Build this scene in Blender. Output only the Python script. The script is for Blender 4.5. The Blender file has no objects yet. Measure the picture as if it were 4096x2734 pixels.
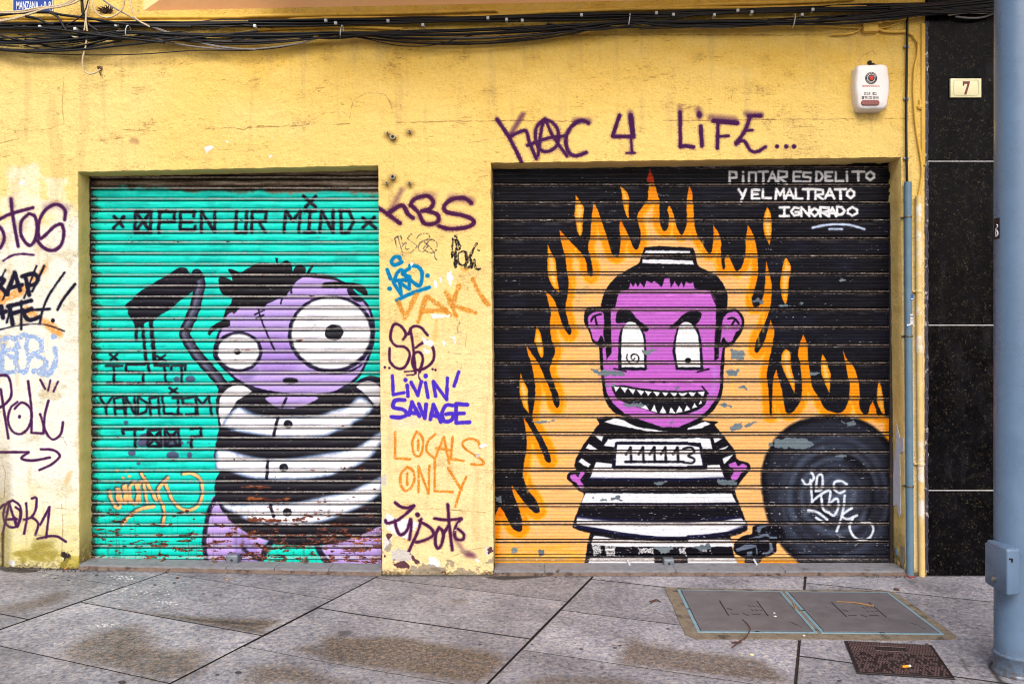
import bpy, bmesh, math, random
import numpy as np
from mathutils import Vector, Matrix
random.seed(7); RNG = np.random.default_rng(11)
scene = bpy.context.scene
COL = scene.collection
# ------------------------------------------------------------------ camera, sky, sun, exposure
ZC, EYE, FPX, PX, PY = 5.43, 1.627, 1812.0, 1225.0, 775.0      # wall distance, eye height, focal length and principal point (2349 wide frame)
cam_d = bpy.data.cameras.new("camera"); cam = bpy.data.objects.new("camera", cam_d); COL.objects.link(cam)
cam.location = (0, -ZC, EYE); cam.rotation_euler = (math.radians(90), 0, 0)
cam_d.sensor_width = 36; cam_d.lens = FPX / 2349 * 36
cam_d.shift_x = -(PX - 1174.5) / 2349; cam_d.shift_y = -(784 - PY) / 2349
cam_d.clip_end = 500; cam_d.clip_start = .05
scene.camera = cam
SUN_EL, SUN_AZ = 42, -14        # elevation and bearing (seen from the wall, to the left of the camera)
W = bpy.data.worlds.new("World"); scene.world = W; W.use_nodes = True
wn = W.node_tree; bg = wn.nodes["Background"]
sky = wn.nodes.new("ShaderNodeTexSky"); sky.sky_type = 'NISHITA'; sky.sun_disc = False
sky.sun_elevation = math.radians(SUN_EL); sky.sun_rotation = math.radians(180 + SUN_AZ)
sky.air_density = 1.0; sky.dust_density = 4.0; sky.ozone_density = .6
wn.links.new(sky.outputs[0], bg.inputs[0]); bg.inputs[1].default_value = 0.13
sd = bpy.data.lights.new("sun", 'SUN'); sd.energy = 1.5; sd.angle = math.radians(22); sd.color = (1, .97, .93)
sun = bpy.data.objects.new("sun", sd); COL.objects.link(sun)
_d = Vector((math.sin(math.radians(SUN_AZ)) * math.cos(math.radians(SUN_EL)), -math.cos(math.radians(SUN_AZ)) * math.cos(math.radians(SUN_EL)), math.sin(math.radians(SUN_EL))))
sun.rotation_euler = _d.to_track_quat('Z', 'Y').to_euler()
scene.view_settings.view_transform = 'Standard'; scene.view_settings.look = 'None'
scene.view_settings.exposure = 0.74; scene.view_settings.gamma = 1
scene.cycles.max_bounces = 6; scene.cycles.use_denoising = True; scene.cycles.filter_width = 1.1

# ------------------------------------------------------------------ survey helpers: photo measurements to metres
def P(px, py, y=0.0):
    t = (ZC + y) / FPX
    return Vector(((px - PX) * t, y, EYE - (py - PY) * t))
def slope(x): return .0205 * max(0.0, -1.0 - x)
def G(px, py):
    g = 0.0
    for _ in range(6):
        d = (EYE - g) * FPX / (py - PY); g = slope((px - PX) * d / FPX)
    return Vector(((px - PX) * d / FPX, d - ZC, g))
def Z(x0, y0, x1, y1, zw):
    k = 2349 / 4096; s = (x1 - x0) / zw * k
    return lambda pts: [((x0 * k + p[0] * s), (y0 * k + p[1] * s)) + tuple(p[2:]) for p in pts]
A = Z(340, 650, 940, 1450, 1176); B = Z(940, 650, 1540, 1450, 1176)
C = Z(340, 1450, 940, 2300, 1107); D = Z(940, 1450, 1540, 2300, 1107)
E = Z(0, 640, 380, 1480, 709); F = Z(0, 1480, 380, 2320, 709)
PG = Z(1500, 660, 2000, 1480, 956); PH = Z(1500, 1480, 2000, 2320, 933)
I = Z(1950, 640, 2750, 1440, 1568); J = Z(2750, 640, 3650, 1440, 1764)
K = Z(1950, 1440, 2750, 2290, 1476); L = Z(2750, 1440, 3650, 2290, 1660)
N = Z(780, 950, 1560, 1650, 1747); Q = Z(2280, 950, 3060, 1750, 1529)
T1 = Z(0, 0, 1100, 735, 2347); T2 = Z(1000, 0, 2100, 735, 2347); T3 = Z(2000, 0, 3100, 735, 2347); T4 = Z(2996, 0, 4096, 735, 2347)
TZ = Z(0, 0, 600, 300, 2349)
G1 = Z(0, 2134, 1400, 2734, 2349); G2 = Z(1300, 2134, 2700, 2734, 2349); CH = Z(2900, 2040, 3260, 2280, 1343)
G3 = Z(2596, 2134, 4096, 2734, 2349)
M = lambda pts: pts

# ------------------------------------------------------------------ paint engine (every painted surface is drawn stroke by stroke)
def up(g, h, w):
    gh, gw = g.shape
    yy = np.linspace(0, gh - 1.001, h); xx = np.linspace(0, gw - 1.001, w)
    y0 = yy.astype(int); x0 = xx.astype(int)
    fy = (yy - y0); fx = (xx - x0); fy = (fy * fy * (3 - 2 * fy))[:, None]; fx = (fx * fx * (3 - 2 * fx))[None, :]
    a = g[y0][:, x0]; b = g[y0][:, x0 + 1]; c = g[y0 + 1][:, x0]; d = g[y0 + 1][:, x0 + 1]
    return ((a * (1 - fx) + b * fx) * (1 - fy) + (c * (1 - fx) + d * fx) * fy).astype(np.float32)
def fbm(h, w, cx, cy=None, octv=4):
    cy = cy or cx; out = np.zeros((h, w), np.float32); amp = 1; tot = 0
    for _ in range(octv):
        gh, gw = max(2, int(h / cy) + 2), max(2, int(w / cx) + 2)
        out += amp * up(RNG.random((gh, gw)).astype(np.float32), h, w); tot += amp
        amp *= .55; cx = max(1.2, cx / 2); cy = max(1.2, cy / 2)
    out /= tot
    return (out - out.mean()) / (out.std() + 1e-6)
def sm(a, b, x):
    t = np.clip((x - a) / (b - a), 0, 1); return t * t * (3 - 2 * t)
def spline(pts, closed=False, step=3.0):
    """Catmull-Rom through the points; a third value 1 marks a sharp corner."""
    n = len(pts)
    if n < 3: return [p[:2] for p in pts]
    p = [np.array(q[:2], float) for q in pts]; cor = [len(q) > 2 and q[2] for q in pts]
    out = []
    rng = n if closed else n - 1
    for i in range(rng):
        a, b = p[i], p[(i + 1) % n]
        if closed: pr, nx = p[i - 1], p[(i + 2) % n]
        else: pr, nx = p[max(0, i - 1)], p[min(n - 1, i + 2)]
        if cor[i]: pr = a
        if cor[(i + 1) % n]: nx = b
        m0, m1 = (b - pr) * .5, (nx - a) * .5
        k = max(1, min(16, int(np.hypot(*(b - a)) / step)))
        for j in range(k):
            t = j / k; t2 = t * t; t3 = t2 * t
            out.append(tuple((2 * t3 - 3 * t2 + 1) * a + (t3 - 2 * t2 + t) * m0 + (-2 * t3 + 3 * t2) * b + (t3 - t2) * m1))
    if not closed: out.append(tuple(p[-1]))
    return out
class Canvas:
    def __init__(s, x0, y0, x1, y1, sc, col):
        s.x0, s.y0, s.x1, s.y1, s.s = x0, y0, x1, y1, sc
        s.w, s.h = int((x1 - x0) * sc), int((y1 - y0) * sc)
        s.c = np.empty((s.h, s.w, 3), np.float32); s.c[:] = np.array(col, np.float32) / 255
        s.X = (x0 + (np.arange(s.w) + .5) / sc).astype(np.float32)[None, :]; s.Y = (y0 + (np.arange(s.h) + .5) / sc).astype(np.float32)[:, None]
        s.fine = fbm(s.h, s.w, 3, 3, 2); s.mid = fbm(s.h, s.w, 14, 14, 3)
    def win(s, pts, pad):
        q = np.array(pts)[:, :2]
        a = max(0, int((q[:, 0].min() - pad - s.x0) * s.s)); b = min(s.w, int((q[:, 0].max() + pad - s.x0) * s.s) + 2)
        c = max(0, int((q[:, 1].min() - pad - s.y0) * s.s)); d = min(s.h, int((q[:, 1].max() + pad - s.y0) * s.s) + 2)
        return a, max(a, b), c, max(c, d)
    def dist(s, pts, pad, closed=False, w0=None):
        a, b, c, d = s.win(pts, pad) if w0 is None else w0
        out = np.full((d - c, b - a), pad, np.float32)
        n = len(pts)
        for i in range(n if closed else max(1, n - 1)):
            p = pts[i]; q = pts[(i + 1) % n]
            e, f, g, h = s.win([p, q], pad)
            e, f, g, h = max(a, e), min(b, f), max(c, g), min(d, h)
            if e >= f or g >= h: continue
            x = s.X[:, e:f] - p[0]; y = s.Y[g:h] - p[1]; dx, dy = q[0] - p[0], q[1] - p[1]
            t = np.clip((x * dx + y * dy) / (dx * dx + dy * dy + 1e-9), 0, 1)
            v = out[g - c:h - c, e - a:f - a]
            np.minimum(v, np.hypot(x - t * dx, y - t * dy), out=v)
        return out, (a, b, c, d)
    def sdf(s, pts, pad):
        w0 = s.win(pts, pad); a, b, c, d = w0
        dist, _ = s.dist(pts, pad, True, w0)
        ins = np.zeros(dist.shape, bool); n = len(pts)
        x = s.X[:, a:b]; y = s.Y[c:d]
        for i in range(n):
            (xa, ya), (xb, yb) = pts[i][:2], pts[(i + 1) % n][:2]
            if ya == yb: continue
            lo, hi = min(ya, yb), max(ya, yb)
            r0 = max(0, int((lo - s.y0) * s.s - c) - 1); r1 = min(d - c, int((hi - s.y0) * s.s - c) + 2)
            if r0 >= r1: continue
            yy = y[r0:r1]; m = (yy >= lo) & (yy < hi)
            ins[r0:r1] ^= m & (x < xa + (yy - ya) * (xb - xa) / (yb - ya))
        return np.where(ins, -dist, dist), w0
    def mix(s, al, w0, col):
        a, b, c, d = w0; v = s.c[c:d, a:b]
        v += al[..., None] * (np.array(col, np.float32) / 255 - v)
    def poly(s, pts, col, soft=1.0, al=1.0, smooth=True, rough=.35, grain=0.0, over=None):
        if smooth: pts = spline(pts, True)
        sd_, w0 = s.sdf(pts, max(4, soft * 2.2)); a, b, c, d = w0
        if b <= a or d <= c: return
        m = np.clip(.5 - (sd_ + rough * s.mid[c:d, a:b]) / (2 * soft), 0, 1) * al
        if grain: m = m * np.clip(1 + grain * s.fine[c:d, a:b], 0, 1)
        if over is not None: m = m * (s.c[c:d, a:b, 0] > over)
        s.mix(m, w0, col)
    def band(s, pts, lo, hi, col, soft=1.0, al=1.0):
        """colour the part of a closed shape whose depth from the edge lies between lo and hi"""
        sd_, w0 = s.sdf(spline(pts, True), min(hi, 60) + 6); a, b, c, d = w0
        dep = -sd_ + .8 * s.mid[c:d, a:b]
        m = np.clip(.5 + (dep - lo) / (2 * soft), 0, 1)
        if hi < 60: m = m * np.clip(.5 - (dep - hi) / (2 * soft), 0, 1)
        s.mix(m * al, w0, col)
    def stroke(s, pts, w, col, soft=1.0, al=1.0, smooth=True, closed=False, fuzz=0.0, grain=0.0, rough=.3):
        if smooth: pts = spline(pts, closed)
        pad = w / 2 + max(3, soft * 2) + fuzz * 3
        di, w0 = s.dist(pts, pad, closed); a, b, c, d = w0
        if b <= a or d <= c: return
        m = np.clip(.5 - (di - w / 2 + rough * s.mid[c:d, a:b]) / (2 * soft), 0, 1)
        if grain: m = m * np.clip(.5 + (s.fine[c:d, a:b] + grain) * 1.5, 0, 1)
        if fuzz: m = np.maximum(m, .34 * np.clip(1 - (di - w / 2) / (fuzz * 2.6), 0, 1) ** 2 * np.clip(1 + .7 * s.fine[c:d, a:b], 0, 2))
        s.mix(np.clip(m, 0, 1) * al, w0, col)
    def ell(s, c, rx, ry, col, **k):
        s.poly([(c[0] + rx * math.cos(t), c[1] + ry * math.sin(t)) for t in np.linspace(0, 2 * math.pi, 40)[:-1]], col, smooth=False, **k)
    def image(s, name, gain=.8):
        lin = np.where(s.c <= .04045, s.c / 12.92, ((np.clip(s.c, 0, 1) + .055) / 1.055) ** 2.4) * gain
        o = np.where(lin <= .0031308, lin * 12.92, 1.055 * np.power(np.maximum(lin, 1e-8), 1 / 2.4) - .055)
        buf = np.ones((s.h, s.w, 4), np.float32); buf[..., :3] = np.clip(o, 0, 1)[::-1]
        im = bpy.data.images.new(name, s.w, s.h); im.pixels.foreach_set(buf.ravel()); im.update(); im.pack()
        return im
    def uv(s, px, py): return ((px - s.x0) / (s.x1 - s.x0), 1 - (py - s.y0) / (s.y1 - s.y0))
GLY = {'A': [[(0, 1), (.5, 0), (1, 1)], [(.2, .65), (.8, .65)]], 'C': [[(1, .1), (.3, 0), (0, .5), (.3, 1), (1, .9)]],
 'D': [[(0, 0), (0, 1), (.6, .95), (1, .5), (.6, .05), (0, 0)]], 'E': [[(1, 0), (0, 0), (0, 1), (1, 1)], [(0, .5), (.8, .5)]],
 'G': [[(1, .1), (.4, 0), (0, .5), (.4, 1), (1, .9), (1, .55), (.55, .55)]], 'I': [[(0, 0), (1, 0)], [(.5, 0), (.5, 1)], [(0, 1), (1, 1)]],
 'i': [[(.5, .38), (.5, 1)], [(.45, .04), (.55, .06)]], 'J': [[(1, 0), (1, .8), (.5, 1), (0, .8)]], 'L': [[(0, 0), (0, 1), (1, 1)]],
 'M': [[(0, 1), (.1, 0), (.5, .6), (.9, 0), (1, 1)]], 'N': [[(0, 1), (0, 0), (1, 1), (1, 0)]], 'n': [[(0, 1), (0, 0), (1, 0), (1, 1)]],
 'O': [[(.5, 0), (.05, .3), (.05, .7), (.5, 1), (.95, .7), (.95, .3), (.5, 0)]], 'P': [[(0, 1), (0, 0), (1, .05), (1, .5), (0, .55)]],
 'R': [[(0, 1), (0, 0), (1, .05), (1, .45), (.1, .55), (1, 1)]], 'S': [[(1, .05), (.1, .05), (.05, .45), (.95, .55), (.9, .95), (0, 1)]],
 'T': [[(0, 0), (1, 0)], [(.5, 0), (.5, 1)]], 'U': [[(0, 0), (0, 1), (1, 1), (1, 0)]], 'V': [[(0, 0), (.5, 1), (1, 0)]], 'Y': [[(0, 0), (.5, .5)], [(1, 0), (.3, 1)]], ' ': []}
def glyphs(cv, tf, items, w, col, **k):
    for ch, x0, y0, x1, y1 in items:
        for st in GLY[ch]:
            cv.stroke(tf([(x0 + p[0] * (x1 - x0), y0 + p[1] * (y1 - y0)) for p in st]), w, col, smooth=False, **k)
def line_text(cv, s, x0, y0, x1, y1, w, col):
    n = len(s); cw = (x1 - x0) / n
    glyphs(cv, M, [(ch, x0 + i * cw, y0, x0 + (i + .75) * cw, y1) for i, ch in enumerate(s)], w, col, soft=.5)
# ------------------------------------------------------------------ left shutter painting
SLAT_L, OFF_L = 24.85, 460.9
def paint_left():
    cv = Canvas(190, 370, 892, 1296, 1.6, (0, 206, 188))
    X, Y = cv.X, cv.Y
    streak = fbm(cv.h, cv.w, 90, 7, 4); blot = fbm(cv.h, cv.w, 60, 60, 4); fine = fbm(cv.h, cv.w, 5, 2.5, 3)
    full = (0, cv.w, 0, cv.h)
    cv.mix(np.clip(.22 * blot + .12 * streak, 0, .5), full, (0, 148, 142)); cv.mix(np.clip(-.2 * streak, 0, .4), full, (70, 240, 222))
    dark = (20, 18, 30)
    S = lambda tf, pts, w, **k: cv.stroke(tf(pts), w, dark, **{**dict(soft=1.2, smooth=False, fuzz=1.5), **k})
    w = 7.2
    # slogan along the top
    for st in [[(235, 425), (305, 505)], [(310, 425), (230, 515)], [(400, 385), (520, 385), (515, 550), (395, 550), (400, 385)], [(405, 395), (515, 540)], [(515, 395), (400, 540)],
               [(590, 385), (580, 550)], [(580, 385), (705, 385), (700, 465), (590, 465)], [(855, 425), (860, 388), (750, 386), (750, 528), (862, 528), (868, 500)], [(750, 466), (840, 466)],
               [(915, 545), (915, 385), (1020, 545), (1020, 385)]]: S(A, st, w)
    for st in [[(15, 385), (8, 550), (88, 552), (95, 385)], [(133, 548), (138, 386), (248, 386), (240, 462), (140, 464)], [(190, 466), (238, 545)], [(385, 545), (400, 380), (455, 455), (515, 380), (500, 545)],
               [(545, 380), (630, 380)], [(590, 380), (580, 550)], [(540, 548), (625, 548)], [(665, 545), (680, 380), (770, 548), (770, 375)], [(830, 375), (835, 552), (890, 550), (930, 465), (895, 380), (820, 378)],
               [(1005, 435), (1105, 515)], [(1095, 430), (1005, 510)], [(540, 265), (632, 350)], [(635, 265), (555, 350)]]: S(B, st, w)
    # dripping lamp with its bent arm
    arm = A([(880, 875), (905, 940), (890, 1030), (860, 1150), (810, 1270), (785, 1340), (830, 1430), (900, 1530)]) + C([(985, 120), (1040, 200)])
    cv.stroke(arm, 25, dark, soft=1.2); cv.stroke(arm, 15, (62, 64, 88), soft=2.5); cv.stroke([(p[0] - 2, p[1]) for p in arm], 4, (105, 108, 135), soft=3)
    cv.poly(A([(315, 1122, 1), (450, 1000), (560, 935), (690, 852), (738, 822, 1), (795, 826), (826, 872, 1), (905, 858), (930, 900), (870, 935), (880, 960), (855, 1005), (760, 1072), (690, 1135), (565, 1215), (535, 1245, 1), (520, 1262), (500, 1245), (470, 1262), (456, 1310), (430, 1285), (400, 1300), (385, 1255), (350, 1200), (338, 1150, 1)]), dark, soft=1.3)
    for st, ww in [([(405, 1290), (405, 1390)], 7), ([(455, 1290), (485, 1568)], 7), ([(520, 1240), (552, 1568)], 9)]: S(A, st, ww)
    S(C, [(465, 0), (478, 62)], 7)
    # lower lettering
    for st in [[(200, 1500), (255, 1545)], [(255, 1500), (205, 1548)], [(570, 1515), (635, 1555)], [(632, 1508), (575, 1555)]]: S(A, st, 5.5)
    for st in [[(155, 22), (278, 22)], [(215, 22), (220, 148)], [(165, 148), (275, 148)], [(445, 12), (308, 12), (305, 66), (432, 70), (435, 150), (312, 152)], [(520, 20), (620, 20)], [(590, 20), (600, 148)], [(530, 148), (640, 148)],
               [(640, 48), (645, 20), (745, 20), (742, 50)], [(715, 20), (717, 142)],
               [(115, 252), (160, 330), (162, 385)], [(205, 252), (152, 330)], [(228, 385), (220, 262), (285, 250), (302, 385)], [(222, 335), (296, 335)], [(305, 385), (305, 252), (378, 385), (370, 250)],
               [(395, 385), (395, 250), (468, 300), (455, 358), (395, 385)], [(488, 385), (480, 260), (545, 252), (552, 385)], [(485, 330), (548, 330)], [(572, 250), (590, 375), (645, 375)],
               [(650, 258), (715, 258)], [(690, 258), (690, 382)], [(660, 382), (715, 382)], [(802, 252), (725, 262), (725, 302), (815, 310), (825, 376), (748, 382)], [(835, 385), (818, 248), (870, 305), (915, 248), (938, 385)],
               [(628, 185), (685, 225)], [(682, 188), (630, 225)]]: S(C, st, 5.6)
    g = (72, 72, 104)
    for x, y, rx, ry in [(425, 590, 38, 30), (575, 575, 40, 40), (310, 440, 16, 15), (350, 665, 28, 22), (650, 682, 46, 30), (775, 680, 18, 24), (398, 740, 15, 12), (715, 590, 14, 13), (765, 585, 10, 10), (680, 120, 22, 20), (780, 120, 38, 24), (460, 560, 60, 45), (640, 560, 50, 45)]:
        p = C([(x, y)])[0]; cv.ell(p, rx * .31, ry * .31, g, soft=1.5, al=.93)
    for st in [[(288, 520), (280, 490), (430, 488)], [(370, 490), (375, 620)], [(470, 498), (558, 490), (562, 615), (468, 615), (470, 498)], [(475, 505), (555, 610)], [(555, 500), (475, 610)], [(592, 490), (688, 488), (702, 610), (595, 615), (592, 490)], [(600, 500), (690, 610)], [(680, 500), (600, 610)],
               [(782, 486), (855, 480), (860, 540), (786, 546), (786, 620)]]: S(C, st, 6.5)
    # orange signature
    sig = [[(185, 945), (198, 1000), (228, 1060), (258, 1066), (262, 1040), (246, 1000), (240, 930)], [(252, 930), (275, 1015), (302, 1030), (290, 910)], [(302, 905), (325, 1010), (350, 1030)],
           [(365, 880), (335, 920), (345, 1010), (372, 1040), (392, 990), (385, 900), (365, 880)], [(400, 885), (408, 1025)], [(400, 890), (432, 880), (450, 960), (462, 1025)], [(418, 815), (470, 900), (530, 1010)], [(618, 845), (565, 900), (540, 950), (560, 1010), (592, 1090), (578, 1195)],
           [(598, 890), (628, 965), (665, 1030), (725, 1078), (800, 1078), (858, 1020), (872, 930), (850, 850), (790, 815), (730, 818)], [(510, 1058), (420, 1075), (340, 1122), (280, 1195)]]
    for st in sig: cv.stroke(C([(x - 7, y - 4) for x, y in st]), 10, (62, 66, 78), soft=2.4, al=.85)
    for st in sig: cv.stroke(C(st), 6.8, (244, 180, 112), soft=1.2)
    for p in [(240, 795), (305, 800), (285, 848), (330, 836)]: cv.ell(C([p])[0], 3.6, 3.6, (236, 170, 105), soft=1.5)
    # --- the one-eyed-wide figure: legs, body, head
    lil = (174, 150, 218)
    legs = C([(985, 975), (930, 1062), (900, 1180), (882, 1330), (905, 1470, 1)]) + D([(180, 1480, 1), (225, 1380), (272, 1310), (640, 1330), (620, 1370), (690, 1480, 1), (1110, 1480, 1), (1110, 1150, 1), (300, 1000)])
    cv.poly(legs, lil, soft=1.3)
    cv.poly(D([(275, 1300), (620, 1352), (640, 1480, 1), (205, 1480, 1)]), (0, 208, 186), soft=1.2)
    cv.poly(D([(0, 1240), (150, 1350), (180, 1470), (60, 1480), (0, 1400)]), (138, 118, 190), soft=4, al=.8)
    for st, ww in [(C([(985, 975), (930, 1062), (900, 1180), (882, 1330), (905, 1470)]), 10), (D([(275, 1310), (225, 1385), (185, 1475)]), 13), (D([(610, 1352), (640, 1410), (690, 1475)]), 13), (D([(60, 1370), (160, 1440)]), 8)]: cv.stroke(ww and st, ww, (24, 20, 46), soft=1.8)
    body = [(503, 893), (530, 874), (565, 868), (640, 900), (780, 890), (845, 862), (878, 868, 1), (892, 1180, 1), (880, 1200), (800, 1236), (720, 1250), (640, 1243), (570, 1222), (522, 1185), (496, 1140), (494, 1105), (503, 1080), (492, 1050), (497, 1010), (503, 975), (496, 935)]
    cv.poly(body, (24, 22, 32), soft=1.2)
    wh = (232, 234, 246)
    cv.poly(M([(503, 945), (506, 912), (520, 893), (540, 882), (560, 884), (580, 897, 1), (552, 913), (540, 925), (520, 962), (509, 978, 1)]), (222, 222, 230), soft=1.2)
    W1 = C([(1015, 470, 1), (1045, 400)]) + D([(20, 325), (70, 338), (160, 376), (300, 394), (450, 393), (600, 386), (720, 350), (830, 320), (900, 258), (960, 262), (1022, 320), (970, 392), (880, 442), (850, 478), (760, 502), (660, 542), (480, 556), (300, 548), (150, 528), (0, 502)])
    W2 = C([(968, 655), (1010, 632)]) + D([(0, 656), (150, 690), (300, 706), (500, 690), (700, 660), (860, 635), (970, 575), (1030, 530), (1090, 500, 1), (1090, 580, 1), (1010, 690), (900, 760), (780, 800), (700, 832), (480, 862), (240, 862), (100, 845), (0, 815)]) + C([(1030, 795), (970, 778)])
    W3 = C([(1005, 1025)]) + D([(0, 1040), (150, 1032), (300, 1036), (440, 1025), (640, 985), (830, 945), (970, 885), (1090, 825, 1), (1090, 950, 1), (990, 1030), (860, 1092), (740, 1142), (600, 1182), (440, 1196), (250, 1186), (100, 1160), (20, 1120)]) + C([(1040, 1075)])
    for p in (W1, W2, W3):
        cv.poly(p, (92, 118, 158), soft=3); cv.band(p, 4, 99, wh, soft=4)
    cv.poly(D([(890, 165), (940, 130), (1010, 135), (1090, 172, 1), (1090, 260, 1), (1045, 325), (990, 262), (940, 225), (900, 190)]), (206, 208, 218), soft=1.2)
    cv.stroke(D([(890, 185), (960, 240), (1035, 325)]), 5, (24, 20, 46)); cv.stroke(D([(885, 170), (940, 128), (1020, 125), (1080, 170)]), 7, (24, 20, 46))
    for p in W1, W2, W3: pass
    for st, ww in [([(320, 400), (300, 480), (285, 548)], 7), ([(245, 690), (235, 860)], 7), ([(262, 1045), (285, 1130)], 7)]: cv.stroke(D(st), ww, (24, 22, 40), soft=1.2)
    for p in [(395, 452), (360, 772), (388, 1100)]: cv.ell(D([p])[0], 10, 10, (26, 26, 36), soft=1); cv.ell(D([(p[0] + 8, p[1] + 4)])[0], 3, 3, (78, 80, 95), soft=2)
    cv.poly(D([(248, 250), (600, 250), (545, 300), (450, 332), (330, 332), (270, 302)]), lil, soft=1.1); cv.stroke(D([(380, 262), (350, 325)]), 6, (24, 20, 46))
    head = N([(240, 830), (262, 790), (290, 690), (400, 620), (620, 600), (830, 500), (900, 405), (980, 348), (1100, 342), (1220, 368), (1350, 430), (1440, 520), (1540, 620), (1590, 780), (1580, 960), (1515, 1130), (1450, 1240), (1330, 1330), (1200, 1385), (900, 1397), (600, 1352), (430, 1290), (300, 1190), (200, 1080), (188, 1000)])
    cv.stroke(head, 11, (22, 18, 44), soft=1.2, closed=True); cv.poly(head, lil, soft=1)
    cv.poly(N([(560, 900), (860, 900), (960, 1080), (860, 1180), (600, 1180)]), (148, 116, 196), soft=9, al=.7); cv.poly(N([(350, 1180), (560, 1160), (520, 1260), (430, 1270)]), (110, 92, 150), soft=6, al=.6)
    cv.poly(N([(300, 285), (340, 285), (395, 312, 1), (430, 305), (560, 232), (680, 230), (730, 240, 1), (720, 182, 1), (748, 182, 1), (742, 238, 1), (765, 235), (820, 205), (865, 235), (876, 305, 1), (905, 252), (960, 245), (990, 275), (998, 318, 1), (1050, 245, 1), (1062, 255, 1), (1025, 326, 1), (1200, 345), (1310, 400, 1), (1225, 376), (970, 350, 1), (880, 415), (845, 450, 1), (825, 525, 1), (700, 545), (620, 622, 1), (430, 618), (395, 640), (350, 690, 1), (335, 670), (300, 690), (258, 728, 1), (280, 640), (320, 600), (335, 540, 1), (265, 520, 1), (222, 455), (220, 360), (260, 350), (345, 392, 1), (325, 330)]), (20, 18, 24), soft=1)
    cv.poly(N([(118, 862), (140, 810), (200, 765), (262, 735), (312, 742), (315, 790), (260, 802), (180, 828), (135, 878)]), (20, 18, 24), soft=1)
    cv.poly(N([(1135, 432), (1180, 400), (1420, 405), (1510, 435), (1550, 500), (1530, 522), (1460, 482), (1400, 456), (1140, 452)]), (20, 18, 24), soft=1)
    cv.poly(N([(1390, 460), (1440, 520), (1500, 570), (1420, 560), (1360, 470)]), (22, 18, 40), soft=1)
    e = lambda p, rx, ry, c, **k: cv.ell(N([p])[0], rx * .256, ry * .256, c, **k)
    e((1222, 862), 386, 346, (22, 18, 44)); e((1220, 858), 352, 318, (238, 238, 247), soft=2.2)
    for k in range(26):
        q = N([(1222 + random.uniform(-270, 270), 860 + random.uniform(-220, 230))])[0]; cv.ell(q, random.uniform(8, 22), random.uniform(1.5, 3.5), (190, 190, 212), soft=3, al=.4)
    e((392, 1020), 214, 182, (22, 18, 44)); e((392, 1020), 184, 156, (238, 238, 247), soft=2.2); e((380, 1022), 29, 27, (24, 22, 30)); e((372, 1016), 12, 12, (110, 112, 120), soft=1.5)
    e((1247, 850), 82, 72, (26, 26, 34)); e((1290, 800), 20, 18, (70, 72, 84), soft=2)
    e((855, 1280), 68, 28, (22, 22, 30), soft=2)
    cv.stroke(N([(1010, 1130), (1120, 1190), (1260, 1210), (1400, 1190), (1490, 1140)]), 5, (22, 18, 44), soft=1.5)
    for st in [[(570, 645), (610, 770), (680, 930), (716, 1008)], [(540, 688), (620, 650)], [(550, 722), (615, 695)], [(862, 455), (866, 495)], [(780, 545), (772, 590)]]: cv.stroke(N(st), 4.2, (26, 20, 40), soft=1)
    # --- wear: bare top, unpainted brown left edge, metal lips, rust
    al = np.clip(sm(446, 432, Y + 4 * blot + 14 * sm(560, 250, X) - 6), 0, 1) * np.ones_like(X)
    base = 44 + 16 * streak + 52 * sm(.1, .3, ((Y - OFF_L) / SLAT_L) % 1.0) * sm(.62, .45, ((Y - OFF_L) / SLAT_L) % 1.0) + 8 * fine  # bare brown metal, slat bulges painted lighter as if lit
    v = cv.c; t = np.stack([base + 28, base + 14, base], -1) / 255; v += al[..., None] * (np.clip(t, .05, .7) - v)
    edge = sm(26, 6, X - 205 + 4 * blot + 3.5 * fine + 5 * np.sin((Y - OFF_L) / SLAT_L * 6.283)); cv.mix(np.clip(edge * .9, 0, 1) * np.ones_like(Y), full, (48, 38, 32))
    ph = ((Y - OFF_L) / SLAT_L) % 1.0
    lip = sm(.70, .75, ph) * sm(.93, .86, ph)
    cv.mix(np.clip(lip * (.70 + .16 * fine + .1 * streak), 0, .9), full, (182, 176, 170))
    groove_dark = (sm(.945, .98, ph) + sm(.055, .02, ph) + .5 * sm(.66, .68, ph) * sm(.72, .70, ph)) * np.ones_like(X); cv.mix(np.clip(groove_dark * .9, 0, 1), full, (22, 20, 20))  # near-black lines along the slat grooves
    run = sm(.6, 2.0, fbm(cv.h, cv.w, 5, 70, 3) + .4 * blot) * sm(1050, 1270, Y); cv.mix(np.clip(run * .35, 0, 1), full, (92, 66, 48))
    r1 = fbm(cv.h, cv.w, 26, 9, 4) + .35 * streak; low = sm(1030, 1235, Y + 25 * blot)
    low = low * (.55 + .45 * sm(1150, 1240, Y + 10 * blot))
    rust = sm(2.85 - 1.75 * low, 3.1 - 1.75 * low, r1 + .55 * lip + .5 * sm(480, 640, X) * low)
    col = np.stack([92 + 40 * fine, 50 + 22 * fine, 38 + 12 * fine], -1) / 255
    v += (rust * .92)[..., None] * (np.clip(col, .08, .75) - v)
    for x0, y0, x1, y1, n in [(D([(80, 905)])[0] + D([(260, 925)])[0] + (9,)), (D([(80, 995)])[0] + D([(410, 1010)])[0] + (14,)), (D([(90, 1150)])[0] + D([(480, 1165)])[0] + (16,)), (D([(780, 765)])[0] + D([(960, 780)])[0] + (8,)), (D([(880, 1290)])[0] + D([(1060, 1330)])[0] + (12,))]:
        for k in range(n): cv.ell((random.uniform(x0, x1), random.uniform(y0, y1)), random.uniform(4, 16), random.uniform(1.2, 3.2), random.choice([(150, 82, 44), (110, 58, 40), (84, 42, 34)]), soft=.8, rough=1.2, al=.9)
    chips = sm(2.3, 2.6, fbm(cv.h, cv.w, 9, 5, 3)); cv.mix(np.clip(chips * .6, 0, 1), full, (190, 190, 186))
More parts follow.
